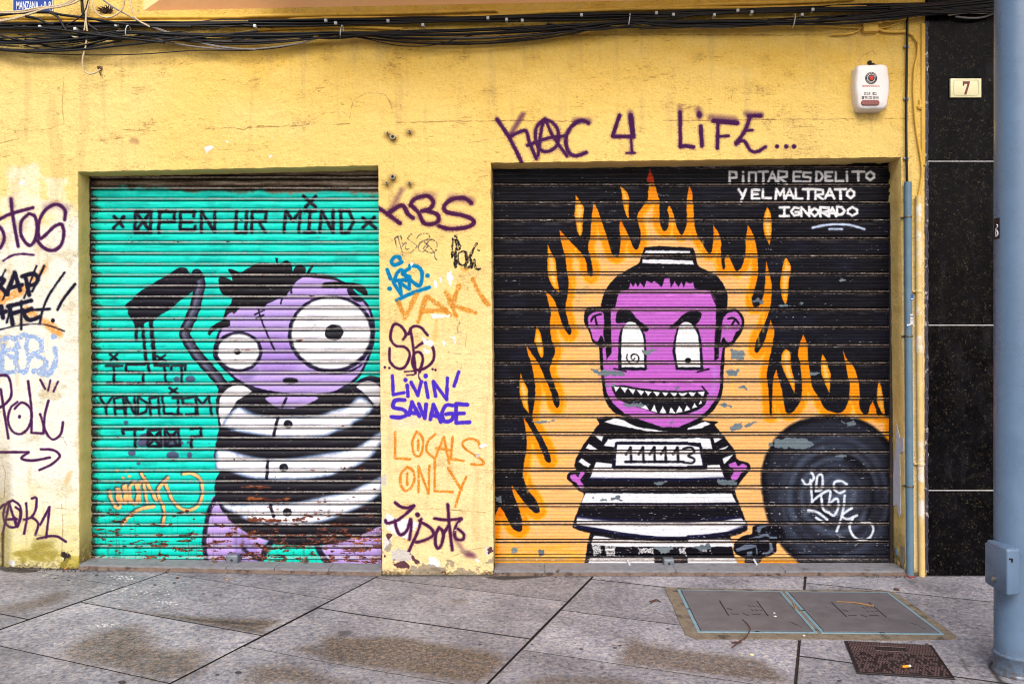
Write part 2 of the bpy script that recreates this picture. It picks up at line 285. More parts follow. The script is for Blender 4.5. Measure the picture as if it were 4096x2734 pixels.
    return cv
# ------------------------------------------------------------------ right shutter painting
SLAT_R, OFF_R = 40.82, 419.3
def tip(p): return (p[0], p[1], 1)
def paint_right():
    cv = Canvas(1112, 352, 2062, 1296, 1.6, (21, 21, 29))
    X, Y = cv.X, cv.Y; full = (0, cv.w, 0, cv.h)
    streak = fbm(cv.h, cv.w, 120, 6, 4); blot = fbm(cv.h, cv.w, 70, 70, 4); fine = fbm(cv.h, cv.w, 5, 2.5, 3)
    cv.mix(np.clip(.25 * blot, 0, .5), full, (32, 34, 52))
    ora, pea, yel = (250, 150, 16), (250, 188, 118), (252, 205, 60)
    flame = (K([(30, 1500, 1), (42, 1260), (60, 1140), (88, 1076, 1), (112, 1110), (140, 1155), (180, 1230), (215, 1258), (250, 1255), (258, 1215), (245, 1140), (215, 1050), (188, 980), (180, 920, 1), (230, 990), (300, 1080), (350, 1122), (382, 1118), (382, 1090), (350, 1020), (300, 955), (270, 885), (261, 820), (273, 740), (288, 650), (286, 555), (275, 480), (265, 420, 1), (310, 490), (370, 600), (410, 690), (432, 745), (462, 752), (465, 715), (420, 600), (350, 480), (332, 420), (340, 350), (353, 230), (345, 130), (322, 20)])
      + I([(318, 1520), (305, 1450, 1), (345, 1515)]) + K([(375, 20), (425, 130), (470, 240), (490, 320), (512, 350), (530, 322), (520, 250), (490, 170), (460, 60)]) + I([(530, 1500), (500, 1400), (490, 1300), (495, 1200), (485, 1140), (455, 1028, 1), (510, 1080), (545, 1150), (575, 1250), (610, 1330), (640, 1370), (660, 1350), (634, 1270), (612, 1150), (630, 1050), (634, 950), (620, 850), (605, 740), (580, 650), (565, 550, 1), (620, 605), (680, 672), (740, 732), (770, 790), (785, 880), (810, 916), (826, 890), (815, 790), (790, 700), (803, 600), (815, 490), (822, 400), (832, 320, 1), (870, 410), (900, 500), (932, 590), (960, 690), (985, 745), (1025, 750), (1043, 650), (1035, 550), (1040, 465, 1), (1080, 540), (1112, 610), (1145, 685), (1172, 700), (1200, 630), (1195, 550), (1173, 445), (1205, 380), (1250, 320), (1260, 240), (1272, 72, 1), (1300, 150), (1335, 270), (1350, 330), (1350, 480), (1380, 552), (1412, 535), (1424, 450), (1412, 390), (1428, 362), (1460, 430), (1482, 520), (1515, 585), (1545, 550), (1562, 480), (1562, 330)])
      + J([(12, 205, 1), (35, 250), (44, 350), (52, 480), (75, 590), (130, 680), (168, 730), (195, 700), (202, 600), (200, 510, 1), (240, 570), (262, 640), (262, 760), (278, 858), (296, 840), (292, 780), (315, 745), (350, 810), (385, 868), (425, 835), (453, 740), (455, 620), (472, 510, 1), (510, 580), (540, 680), (550, 780), (553, 880), (530, 1000), (505, 1080), (520, 1150), (575, 1125), (602, 1020), (610, 900), (618, 793, 1), (640, 880), (660, 980), (655, 1100), (640, 1180), (600, 1290), (545, 1400), (525, 1490), (555, 1500), (612, 1390), (650, 1252, 1), (680, 1340), (668, 1430), (640, 1560)])
      + L([(598, 30), (585, 110), (598, 240), (606, 380), (619, 405), (624, 260), (630, 140), (655, 72, 1), (682, 170), (700, 240), (712, 330), (735, 388), (790, 368), (838, 280), (842, 150), (828, 20)]) + J([(865, 1500), (905, 1368, 1), (940, 1450), (946, 1560)]) + L([(905, 100), (922, 200), (970, 275), (1010, 350), (1090, 386), (1155, 368), (1190, 280), (1195, 180), (1175, 80)])
      + J([(1218, 1488, 1), (1250, 1560)]) + L([(1222, 45), (1256, 130), (1270, 250), (1268, 340), (1300, 400), (1332, 390), (1345, 340), (1365, 300, 1), (1388, 360), (1402, 406), (1440, 404), (1500, 430, 1), (1500, 1510, 1)]))
    cv.poly(flame, ora, soft=1.1)
    cv.band(flame, 13, 17, yel, soft=1.6, al=.5); cv.band(flame, 16.5, 99, pea, soft=1.6)
    cv.mix(np.clip(sm(1210, 1290, Y) * .75 * (1 + .3 * streak), 0, 1) * sm(1400, 1300, X) * (cv.c[..., 0] > .6), full, (246, 172, 50))
    for fx, fy in [p[:2] for p in flame if len(p) > 2][1:-2]:
        cv.ell((fx + 2, fy + 9), 6, 13, (240, 112, 10), soft=6, al=.7, over=.6)
    for p0 in I([(690, 700), (660, 900), (1260, 470), (640, 1400), (850, 680), (930, 830), (1100, 660), (1450, 500)]) + J([(420, 900), (470, 980), (230, 720), (120, 640), (540, 1300), (600, 1180)]) + L([(330, 120), (640, 330), (860, 250), (980, 350), (1220, 260), (560, 480)]) + K([(330, 620), (300, 830), (370, 1000), (420, 250), (560, 250), (170, 1330)]):
        cv.stroke([p0, (p0[0] + random.uniform(-6, 6), p0[1] + random.uniform(14, 26)), (p0[0] + random.uniform(-4, 10), p0[1] + random.uniform(30, 52))], random.uniform(2, 4.5), (254, 206, 70), soft=2.4, al=.6)
    fl = [I([(692, 278, 1), (728, 325), (757, 385), (748, 460), (742, 560), (728, 612, 1), (705, 560), (690, 480), (682, 430), (690, 340)]), I([(1038, 200, 1), (1090, 250), (1110, 310), (1105, 400), (1112, 478, 1), (1085, 430), (1068, 365), (1055, 290)]), I([(472, 666, 1), (502, 725), (530, 780), (540, 850), (548, 940), (565, 1038, 1), (525, 1010), (490, 950), (473, 880), (470, 770)]), I([(384, 1305, 1), (412, 1350), (430, 1420), (440, 1500), (428, 1548), (402, 1515), (382, 1450), (368, 1415)]), K([(245, 96, 1), (268, 155), (298, 215), (298, 300), (306, 392, 1), (272, 350), (245, 280), (236, 200)]),
          J([(625, 366, 1), (652, 420), (660, 520), (655, 600), (642, 662, 1), (608, 595), (592, 500), (600, 430)]), J([(770, 768), (800, 810), (812, 850), (795, 950), (786, 1060), (770, 1128, 1), (745, 1090), (728, 980), (742, 850)]), J([(770, 1482), (805, 1505), (808, 1560)]) + L([(768, 70), (790, 150), (790, 242, 1), (742, 150), (705, 70), (690, 10)]) + J([(738, 1520)]), J([(1056, 1518, 1), (1078, 1552)]) + L([(1035, 40), (1056, 110), (1046, 238, 1), (1012, 165), (988, 95), (985, 20)]), L([(1410, 156, 1), (1432, 210), (1445, 300), (1456, 405, 1), (1425, 375), (1400, 310), (1396, 230)])]
    for f in fl: cv.poly(f, ora, soft=1); cv.band(f, 3.6, 5.2, yel, soft=1, al=.8); cv.band(f, 5.5, 99, (250, 192, 110), soft=1.2)
    cv.poly(I([(1272, 70, 1), (1305, 165), (1250, 165)]), (214, 62, 24), soft=1.5)
    for k in range(60):   # thin yellow brush lines in the flesh tone
        y = random.uniform(640, 1270); x = random.uniform(1262, 1330) if y > 800 else random.uniform(1330, 1370); cv.stroke([(x, y), (x + random.uniform(8, 36), y + random.uniform(-1, 1))], 1.6, yel, soft=1.2, al=.55)
    for k in range(14): cv.ell((random.uniform(1310, 1350), random.uniform(655, 700)), 3, 2.2, (150, 150, 90), soft=2, al=.5)
    for s_ in [[(340, 720), (380, 640), (470, 580)], [(1130, 400), (1120, 520)], [(880, 640), (900, 720)]]: pass
    bk, nv, vio, wh = (18, 17, 25), (20, 22, 62), (194, 104, 206), (236, 238, 247)
    # ball and chain
    ball = L([(555, 900), (562, 790), (600, 680), (680, 555), (800, 470), (940, 428), (1080, 415), (1250, 440), (1380, 510), (1505, 640, 1), (1505, 1500, 1), (835, 1490, 1), (720, 1380), (640, 1260), (585, 1110)])
    cv.poly(ball, (22, 22, 30), soft=1.2); cv.band(ball, 9, 99, (40, 42, 54), soft=5)
    for r_, al in [(60, .75), (105, .5), (150, .55), (205, .5), (265, .55), (330, .45), (400, .4)]:
        for k in range(5):
            a0 = random.uniform(0, 6.28); rr = r_ + random.uniform(-18, 18); c0 = (1090, 940 + r_ * .2)
            cv.stroke(L([(c0[0] + rr * 1.0 * math.cos(a0 + t), c0[1] + rr * 1.1 * math.sin(a0 + t)) for t in np.linspace(0, random.uniform(1.2, 2.6), 10)]), random.uniform(6, 13), random.choice([(72, 82, 104), (60, 70, 90), (12, 12, 20), (84, 94, 116)]), soft=5, al=min(1, al * 1.25))
    cv.stroke(ball, 8, (20, 20, 28), soft=3, closed=True)
    cv.poly(CH([(400, 340), (415, 240), (520, 200), (800, 215), (900, 400), (775, 480), (768, 600), (700, 655), (560, 695), (500, 770), (300, 770), (285, 700), (160, 640), (130, 520), (230, 400), (330, 360)]), (16, 15, 24), soft=1.2)
    for p in [[(470, 240), (520, 225), (640, 218), (545, 270), (520, 328), (485, 332)], [(385, 408), (540, 358), (640, 333), (665, 395), (600, 380), (520, 412)], [(510, 440), (790, 428), (770, 380), (670, 385), (640, 462), (510, 478)], [(165, 575), (300, 503), (472, 513), (492, 655), (462, 655), (463, 545), (180, 610)], [(655, 478), (704, 488), (720, 600), (650, 648), (535, 660), (550, 636), (638, 610), (665, 575)], [(330, 618), (402, 603), (402, 664), (330, 668)], [(650, 340), (690, 300), (670, 350)]]: cv.poly(CH(p), (100, 112, 134), soft=.9, smooth=False)
    tag = [[(845, 880), (880, 918), (930, 868), (908, 815)], [(905, 880), (912, 950), (918, 1035)], [(945, 962), (958, 855), (992, 850), (990, 945), (945, 962)], [(918, 1042), (980, 990), (1050, 960), (1040, 1062)], [(985, 1000), (1000, 1095), (1040, 1120)], [(1050, 1050), (1102, 1018), (1112, 1080), (1080, 1142), (1040, 1120)], [(1160, 998), (1142, 1130), (1100, 1260)], [(1212, 1088), (1140, 1140), (1180, 1170), (1250, 1142)], [(1080, 945), (1082, 900), (1130, 888), (1172, 912)], [(1080, 950), (1120, 978), (1160, 960)], [(890, 1105), (960, 1120), (1030, 1172)], [(948, 1160), (1000, 1192)], [(1285, 1190), (1350, 1202), (1370, 1250), (1340, 1308), (1280, 1325), (1222, 1292), (1195, 1225), (1220, 1165)]]
    for st in tag: cv.stroke(L(st), 5.6, (226, 236, 250), soft=1.2, fuzz=1)
    # prisoner: torso
    cv.poly(K([(880, 412), (820, 470), (760, 550), (690, 650), (640, 765), (652, 800), (605, 825), (584, 868), (625, 908), (665, 955), (712, 985), (690, 1050), (650, 1150), (630, 1220), (648, 1242), (755, 1275, 1), (735, 1380), (715, 1500, 1), (1476, 1500, 1)]) + L([(365, 1500, 1), (340, 1430), (318, 1300, 1), (400, 1272), (444, 1240), (420, 1160), (390, 1080), (350, 955), (372, 925), (425, 850), (462, 800), (450, 758), (405, 745), (362, 722), (350, 670), (280, 575), (200, 480), (160, 445)]), bk, soft=1.2)
    w_ = lambda p, **k: cv.poly(p, wh, **{**dict(soft=1.1, smooth=False), **k})
    for p in [K([(862, 455), (935, 425), (1000, 440), (1100, 490), (1330, 527), (1180, 522), (960, 478)]), L([(0, 500), (60, 478), (130, 448), (168, 468), (100, 500), (0, 510)]), K([(858, 628), (888, 580), (1476, 576)]) + L([(100, 572), (165, 578), (182, 652), (112, 652), (95, 605), (0, 605)]) + K([(1476, 600), (950, 597), (935, 640)]),
              K([(955, 620), (1476, 622)]) + L([(95, 640), (122, 775), (0, 778)]) + K([(1476, 785), (944, 776)]), K([(788, 548), (856, 558), (842, 598)]), K([(722, 648), (745, 614), (812, 655), (790, 668)]), K([(668, 748), (692, 720), (762, 765), (745, 792)]), L([(190, 575), (258, 575), (200, 608)]), L([(230, 655), (298, 630), (282, 650), (250, 662)]), L([(255, 722), (342, 690), (270, 762)]),
              K([(755, 868), (800, 748), (922, 764), (930, 800), (1476, 806)]) + L([(140, 802), (145, 770), (236, 770), (272, 865), (0, 870)]), K([(690, 1056), (725, 978), (1476, 982)]) + L([(325, 980), (362, 1050), (0, 1055)]), K([(655, 1210), (665, 1152), (900, 1180), (1476, 1190)]) + L([(0, 1190), (250, 1185), (395, 1160), (432, 1200), (405, 1232), (300, 1262), (100, 1285), (0, 1290)]) + K([(1476, 1300), (1250, 1298), (1000, 1270), (800, 1235)]),
              K([(766, 1356), (785, 1290), (1000, 1322), (1476, 1336)]) + L([(0, 1324), (310, 1312), (345, 1372), (0, 1376)]) + K([(1476, 1376), (900, 1372)]), K([(742, 1495), (758, 1448), (1228, 1446), (1230, 1495)]), L([(0, 1450), (345, 1452), (365, 1495), (0, 1495)])]: w_(p)
    for st in [K([(755, 872), (1000, 876), (1476, 880)]) + L([(0, 878), (270, 868)]), K([(690, 1062), (1476, 1064)]) + L([(0, 1062), (360, 1056)]), K([(660, 1150), (900, 1176), (1476, 1188)]) + L([(0, 1186), (395, 1156)]), K([(640, 1222), (800, 1246), (1000, 1282), (1250, 1308), (1476, 1312)]) + L([(0, 1300), (250, 1282), (430, 1215)])]: cv.stroke(st, 5, nv, soft=3)
    cv.stroke(K([(950, 612), (1476, 614)]) + L([(92, 630), (120, 782), (0, 786)]) + K([(1476, 790), (925, 784), (950, 612)]), 5, (22, 22, 44), smooth=False, soft=1)
    for x in (1055, 1147, 1230, 1312, 1402):
        for st in [[(x, 642), (x + 5, 748)], [(x, 645), (x - 32, 692)], [(x - 36, 748), (x + 42, 747)]]: cv.stroke(K(st), 5.6, (22, 22, 34), soft=1.4, fuzz=1)
    cv.stroke(L([(-32, 652), (25, 642), (48, 672), (5, 702), (50, 728), (34, 756), (-28, 752)]), 5.4, (22, 22, 34), soft=1.3)
    cv.poly(K([(610, 850), (650, 838), (668, 860), (690, 815), (716, 830), (685, 882), (712, 920), (697, 955), (655, 905), (625, 888)]), vio, soft=1); cv.poly(L([(303, 770), (350, 748), (372, 780), (402, 762), (438, 780), (430, 806), (395, 832), (358, 882), (318, 866), (342, 810)]), vio, soft=1)
    # prisoner: head
    q = lambda pts, c, **k: cv.poly(Q(pts), c, **{**dict(soft=1.0), **k})
    q([(560, 140), (585, 78, 1), (700, 68), (965, 80, 1), (985, 140), (1005, 220), (1080, 260), (1150, 300), (1210, 380), (1236, 470), (1232, 560, 1), (1310, 565), (1362, 630), (1356, 720), (1312, 790), (1275, 840), (1215, 862, 1), (1202, 1100), (1190, 1230), (1140, 1330), (1080, 1390), (950, 1470), (800, 1497), (640, 1482), (480, 1420), (350, 1370), (280, 1280), (255, 1180), (240, 1040), (228, 850, 1), (180, 820), (150, 740), (110, 660), (115, 580), (150, 545), (240, 542, 1), (270, 430), (350, 320), (460, 245), (540, 200)], bk)
    q([(595, 100), (940, 105), (945, 122), (580, 122)], wh, smooth=False); q([(570, 170), (960, 178), (970, 210), (565, 200)], wh, smooth=False)
    q([(355, 540), (370, 470), (395, 420), (460, 400), (475, 355), (495, 385), (515, 350), (530, 390), (550, 350), (580, 390), (600, 340), (640, 355), (660, 340), (700, 370), (720, 390), (740, 320), (780, 318), (790, 390), (820, 340), (850, 385), (875, 345), (890, 390), (910, 345), (940, 360), (965, 350), (975, 398), (1100, 418), (1112, 470), (1146, 540), (1142, 700), (1132, 850), (1132, 962), (1165, 945), (1168, 862), (1196, 862), (1180, 1000), (1175, 1180), (1150, 1260), (1080, 1350), (980, 1430), (850, 1483), (720, 1483), (560, 1430), (430, 1380), (330, 1290), (282, 1200), (262, 1040), (255, 862), (280, 862), (286, 958), (326, 900), (318, 560)], vio, smooth=False)
    q([(470, 450), (1060, 450), (1060, 510), (450, 520)], (208, 112, 214), soft=6, al=.6); q([(320, 1070), (1110, 1070), (1080, 1120), (350, 1120)], (206, 100, 206), soft=8, al=.5); q([(1120, 1020), (1150, 1020), (1135, 1200), (1000, 1370), (960, 1370), (1105, 1200)], (192, 128, 222), soft=4, al=.7)
    q([(140, 650), (160, 600), (210, 580), (260, 590), (268, 680), (260, 740), (270, 815, 1), (245, 765), (215, 815), (180, 790), (165, 740)], vio); q([(1200, 640), (1240, 590), (1310, 585), (1346, 650), (1330, 720), (1300, 742), (1270, 810), (1230, 815), (1205, 780), (1180, 822), (1190, 720)], vio)
    for st in [[(165, 655), (190, 615), (242, 600)], [(196, 618), (210, 682)], [(1240, 635), (1290, 632), (1322, 672)], [(1296, 640), (1270, 682)]]: cv.stroke(Q(st), 4.6, bk)
    q([(362, 610), (385, 568), (470, 575), (530, 640), (612, 705), (595, 740), (520, 690), (440, 670), (365, 665)], bk); q([(768, 712), (830, 660), (890, 600), (960, 575), (1030, 590), (1018, 645), (985, 682), (960, 700), (900, 660), (850, 690), (820, 712)], bk)
    q([(378, 860), (395, 730), (440, 680), (520, 690), (580, 740), (598, 860), (601, 1020, 1), (590, 1038), (400, 1036), (378, 1000)], (22, 22, 40)); q([(805, 860), (830, 740), (860, 700), (980, 690), (1025, 790), (1046, 1020, 1), (1030, 1038), (830, 1036, 1), (808, 920)], (22, 22, 40))
    q([(402, 860), (415, 720), (445, 668), (500, 662), (548, 715), (576, 800), (583, 1015, 1), (405, 1015, 1)], (244, 245, 250)); q([(826, 860), (850, 720), (880, 672), (920, 660), (962, 690), (1006, 785), (1023, 1015, 1), (845, 1015, 1)], (244, 245, 250))
    cv.stroke(Q([(500 + (6 + 5.4 * t) * math.cos(t * 1.0 + .3), 942 + (6 + 5.4 * t) * math.sin(t + .3)) for t in np.linspace(0, 9.6, 40)]), 3.2, bk)
    q([(925 + 24 * math.cos(t), 964 + 22 * math.sin(t)) for t in np.linspace(0, 6.1, 14)], bk)
    for st in [[(345, 1026), (440, 1046)], [(1000, 1052), (1088, 1028)], [(1035, 1165), (1082, 1222)], [(635, 1130), (655, 1130)], [(732, 1130), (750, 1130)]]: cv.stroke(Q(st), 4, bk)
    q([(325, 1168, 1), (400, 1155), (560, 1180), (720, 1195), (880, 1200), (1040, 1195), (1075, 1222, 1), (1060, 1300), (1000, 1350), (880, 1386), (720, 1382), (600, 1348), (480, 1310), (370, 1260)], (22, 22, 30))
    for t in [[(345, 1168), (390, 1166), (358, 1208)], [(395, 1170), (452, 1176), (430, 1218)], [(460, 1182), (512, 1188), (495, 1232)], [(522, 1192), (578, 1204), (558, 1238)], [(588, 1200), (640, 1206), (612, 1242)], [(652, 1206), (708, 1210), (684, 1246)], [(722, 1210), (770, 1214), (748, 1246)], [(784, 1214), (838, 1216), (822, 1250)], [(850, 1215), (920, 1215), (880, 1252)], [(930, 1213), (988, 1211), (960, 1252)], [(1000, 1210), (1056, 1203), (1046, 1250)],
              [(550, 1330), (618, 1350), (596, 1308)], [(638, 1356), (684, 1368), (660, 1308)], [(702, 1372), (758, 1374), (728, 1318)], [(776, 1374), (824, 1374), (792, 1328)], [(832, 1372), (888, 1366), (856, 1312)], [(898, 1360), (942, 1346), (916, 1308)], [(956, 1338), (998, 1326), (976, 1294)], [(1008, 1308), (1034, 1298), (1026, 1272)]]: q(t, (238, 240, 248), smooth=False, soft=.8)
    # writing
    wc = (252, 252, 255)
    glyphs(cv, J, [('P', 330, 92, 382, 182), ('i', 425, 90, 445, 182), ('n', 482, 98, 535, 180), ('T', 557, 92, 630, 185), ('A', 635, 92, 695, 168), ('R', 712, 88, 778, 182), ('E', 832, 92, 888, 168), ('S', 905, 95, 968, 172), ('D', 1010, 92, 1062, 165), ('E', 1082, 95, 1135, 162), ('L', 1162, 95, 1222, 165), ('i', 1238, 90, 1262, 165), ('T', 1292, 92, 1385, 160), ('O', 1400, 92, 1465, 158)], 5.8, wc, soft=1.1, fuzz=1)
    glyphs(cv, J, [('Y', 400, 232, 458, 325), ('E', 505, 235, 562, 302), ('L', 590, 232, 652, 298), ('M', 690, 228, 760, 308), ('A', 768, 230, 832, 302), ('L', 848, 228, 900, 302), ('T', 905, 230, 988, 308), ('R', 1003, 232, 1062, 308), ('A', 1078, 228, 1150, 302), ('T', 1155, 230, 1242, 308), ('O', 1248, 232, 1308, 298)], 6.0, wc, soft=1.1, fuzz=1.2)
    glyphs(cv, J, [('I', 722, 372, 795, 438), ('G', 812, 372, 875, 435), ('N', 892, 370, 955, 438), ('O', 966, 378, 1026, 438), ('R', 1042, 372, 1108, 440), ('A', 1105, 375, 1165, 438), ('D', 1172, 368, 1232, 430), ('O', 1252, 370, 1332, 436)], 6.0, wc, soft=1.1, fuzz=1.2)
    cv.stroke(J([(980, 530), (1080, 510), (1180, 504), (1280, 512), (1385, 542)]), 5, (200, 218, 248), soft=1.4, fuzz=1.4); cv.stroke(J([(1110, 542), (1210, 542)]), 5, (200, 218, 248), soft=1.4, fuzz=1.4)
    # --- wear
    gm = (112, 126, 136)
    for tf, p in [(Q, [(175, 1035), (280, 1033), (420, 1048), (425, 1075), (340, 1082), (262, 1088), (190, 1055)]), (Q, [(560, 880), (690, 870), (640, 905), (610, 922), (565, 915)]), (Q, [(1262, 880), (1340, 878), (1372, 892), (1358, 950), (1270, 942)]), (Q, [(408, 1298), (632, 1300), (600, 1325), (430, 1322)]), (Q, [(1240, 1492), (1380, 1458), (1462, 1440), (1400, 1482), (1270, 1516)]), (Q, [(230, 1150), (362, 1148), (300, 1168)]), (Q, [(1140, 1300), (1220, 1298), (1260, 1320), (1180, 1322)]), (Q, [(1300, 1165), (1372, 1160), (1378, 1185), (1310, 1190)]), (Q, [(1180, 1040), (1245, 1040), (1320, 1035), (1300, 1085)]), (Q, [(815, 1172), (860, 1168), (850, 1195)]), (Q, [(750, 1448), (805, 1440), (800, 1468)]),
                  (L, [(590, 630), (660, 580), (860, 572), (935, 618), (880, 648), (720, 655)]), (L, [(228, 880), (390, 888), (362, 922), (225, 916)]), (L, [(1140, 455), (1240, 450), (1260, 478), (1180, 482)]), (L, [(1085, 705), (1165, 700), (1140, 718)]), (L, [(40, 1380), (150, 1350), (175, 1390), (90, 1400)]), (L, [(300, 490), (400, 455), (420, 490), (320, 522)]), (L, [(905, 90), (950, 82), (980, 95), (930, 108)]), (K, [(325, 445), (505, 442), (450, 465), (350, 465)]), (K, [(50, 1005), (100, 998), (102, 1045), (60, 1045)]), (K, [(175, 1378), (232, 1375), (235, 1412), (185, 1410)]), (K, [(372, 1398), (420, 1396), (412, 1430), (385, 1434)]), (K, [(1212, 895), (1322, 892), (1260, 922)]), (K, [(780, 1018), (870, 1024), (830, 1040)]), (K, [(905, 1018), (985, 992), (975, 1032), (910, 1030)]), (K, [(1220, 1370), (1330, 1362), (1400, 1385), (1320, 1420), (1235, 1400)]), (J, [(345, 1490), (445, 1485), (432, 1550), (348, 1552)]), (J, [(505, 1105), (545, 1088), (590, 1112), (560, 1126)]), (J, [(710, 1140), (770, 1128), (860, 1135), (920, 1112), (880, 1148), (760, 1152)]), (J, [(1190, 940), (1210, 926), (1236, 942), (1205, 950)])]:
        cv.poly(tf(p), random.choice([gm, (122, 134, 142), (102, 116, 126)]), soft=.7, rough=1.8, smooth=False)
    lo = sm(900, 1250, Y) * .5 + .2
    chips = sm(2.75 - lo, 3.0 - lo, fbm(cv.h, cv.w, 10, 4, 3) + .35 * streak); cv.mix(np.clip(chips * .8, 0, 1), full, (176, 180, 186))
    dark_ch = sm(2.5, 2.8, fbm(cv.h, cv.w, 9, 6, 3)); cv.mix(np.clip(dark_ch * .5, 0, 1), full, (70, 66, 66))
    for x0, y0, x1, y1 in [K([(780, 1366)])[0] + K([(832, 1436)])[0], K([(1118, 1382)])[0] + K([(1225, 1424)])[0], K([(1415, 1384)])[0] + K([(1460, 1424)])[0]]:
        cv.poly([(x0, y0), (x1, y0), (x1, y1), (x0, y1)], (206, 206, 210), smooth=False, rough=2.2, soft=.6, grain=.6)
    a_, b_ = K([(862, 1364)])[0], K([(944, 1438)])[0]
    cv.poly([a_, (b_[0], a_[1]), (b_[0] - 2, b_[1]), (a_[0] + 4, b_[1])], (216, 216, 218), smooth=False, rough=1)
    line_text(cv, "CERRAJERO", a_[0] + 1.5, a_[1] + 2, b_[0] - 1, a_[1] + 6.4, .8, (60, 60, 70)); line_text(cv, "MULTISERVICIO", a_[0] + 3, a_[1] + 13, b_[0] - 3, a_[1] + 17, .6, (60, 60, 70))
    for x in (16, 34, 62): cv.ell(L([(100 + x * 1.1, 1403)])[0], 2.2, 2.2, (170, 170, 176), soft=1)
    ph = ((Y - OFF_R) / SLAT_R) % 1.0
    lip = sm(.05, .075, ph) * sm(.17, .145, ph) + .8 * sm(.2, .215, ph) * sm(.245, .23, ph)
    cv.mix(np.clip(lip * (.55 + .22 * fine + .14 * streak), 0, .85), full, (160, 142, 130))  # dusty warm grey lips, bright sheen painted into the colour
    gr = sm(.05, .03, ph) + sm(.95, .985, ph) + sm(.155, .165, ph) * sm(.205, .195, ph); cv.mix(np.clip(gr * .85, 0, 1) * np.ones_like(X), full, (22, 18, 18))
    sp = sm(2.2, 2.6, fbm(cv.h, cv.w, 16, 2.5, 3) + .8 * lip); cv.mix(np.clip(sp * .75, 0, 1) * (lip > .3), full, (225, 222, 216))
    return cv
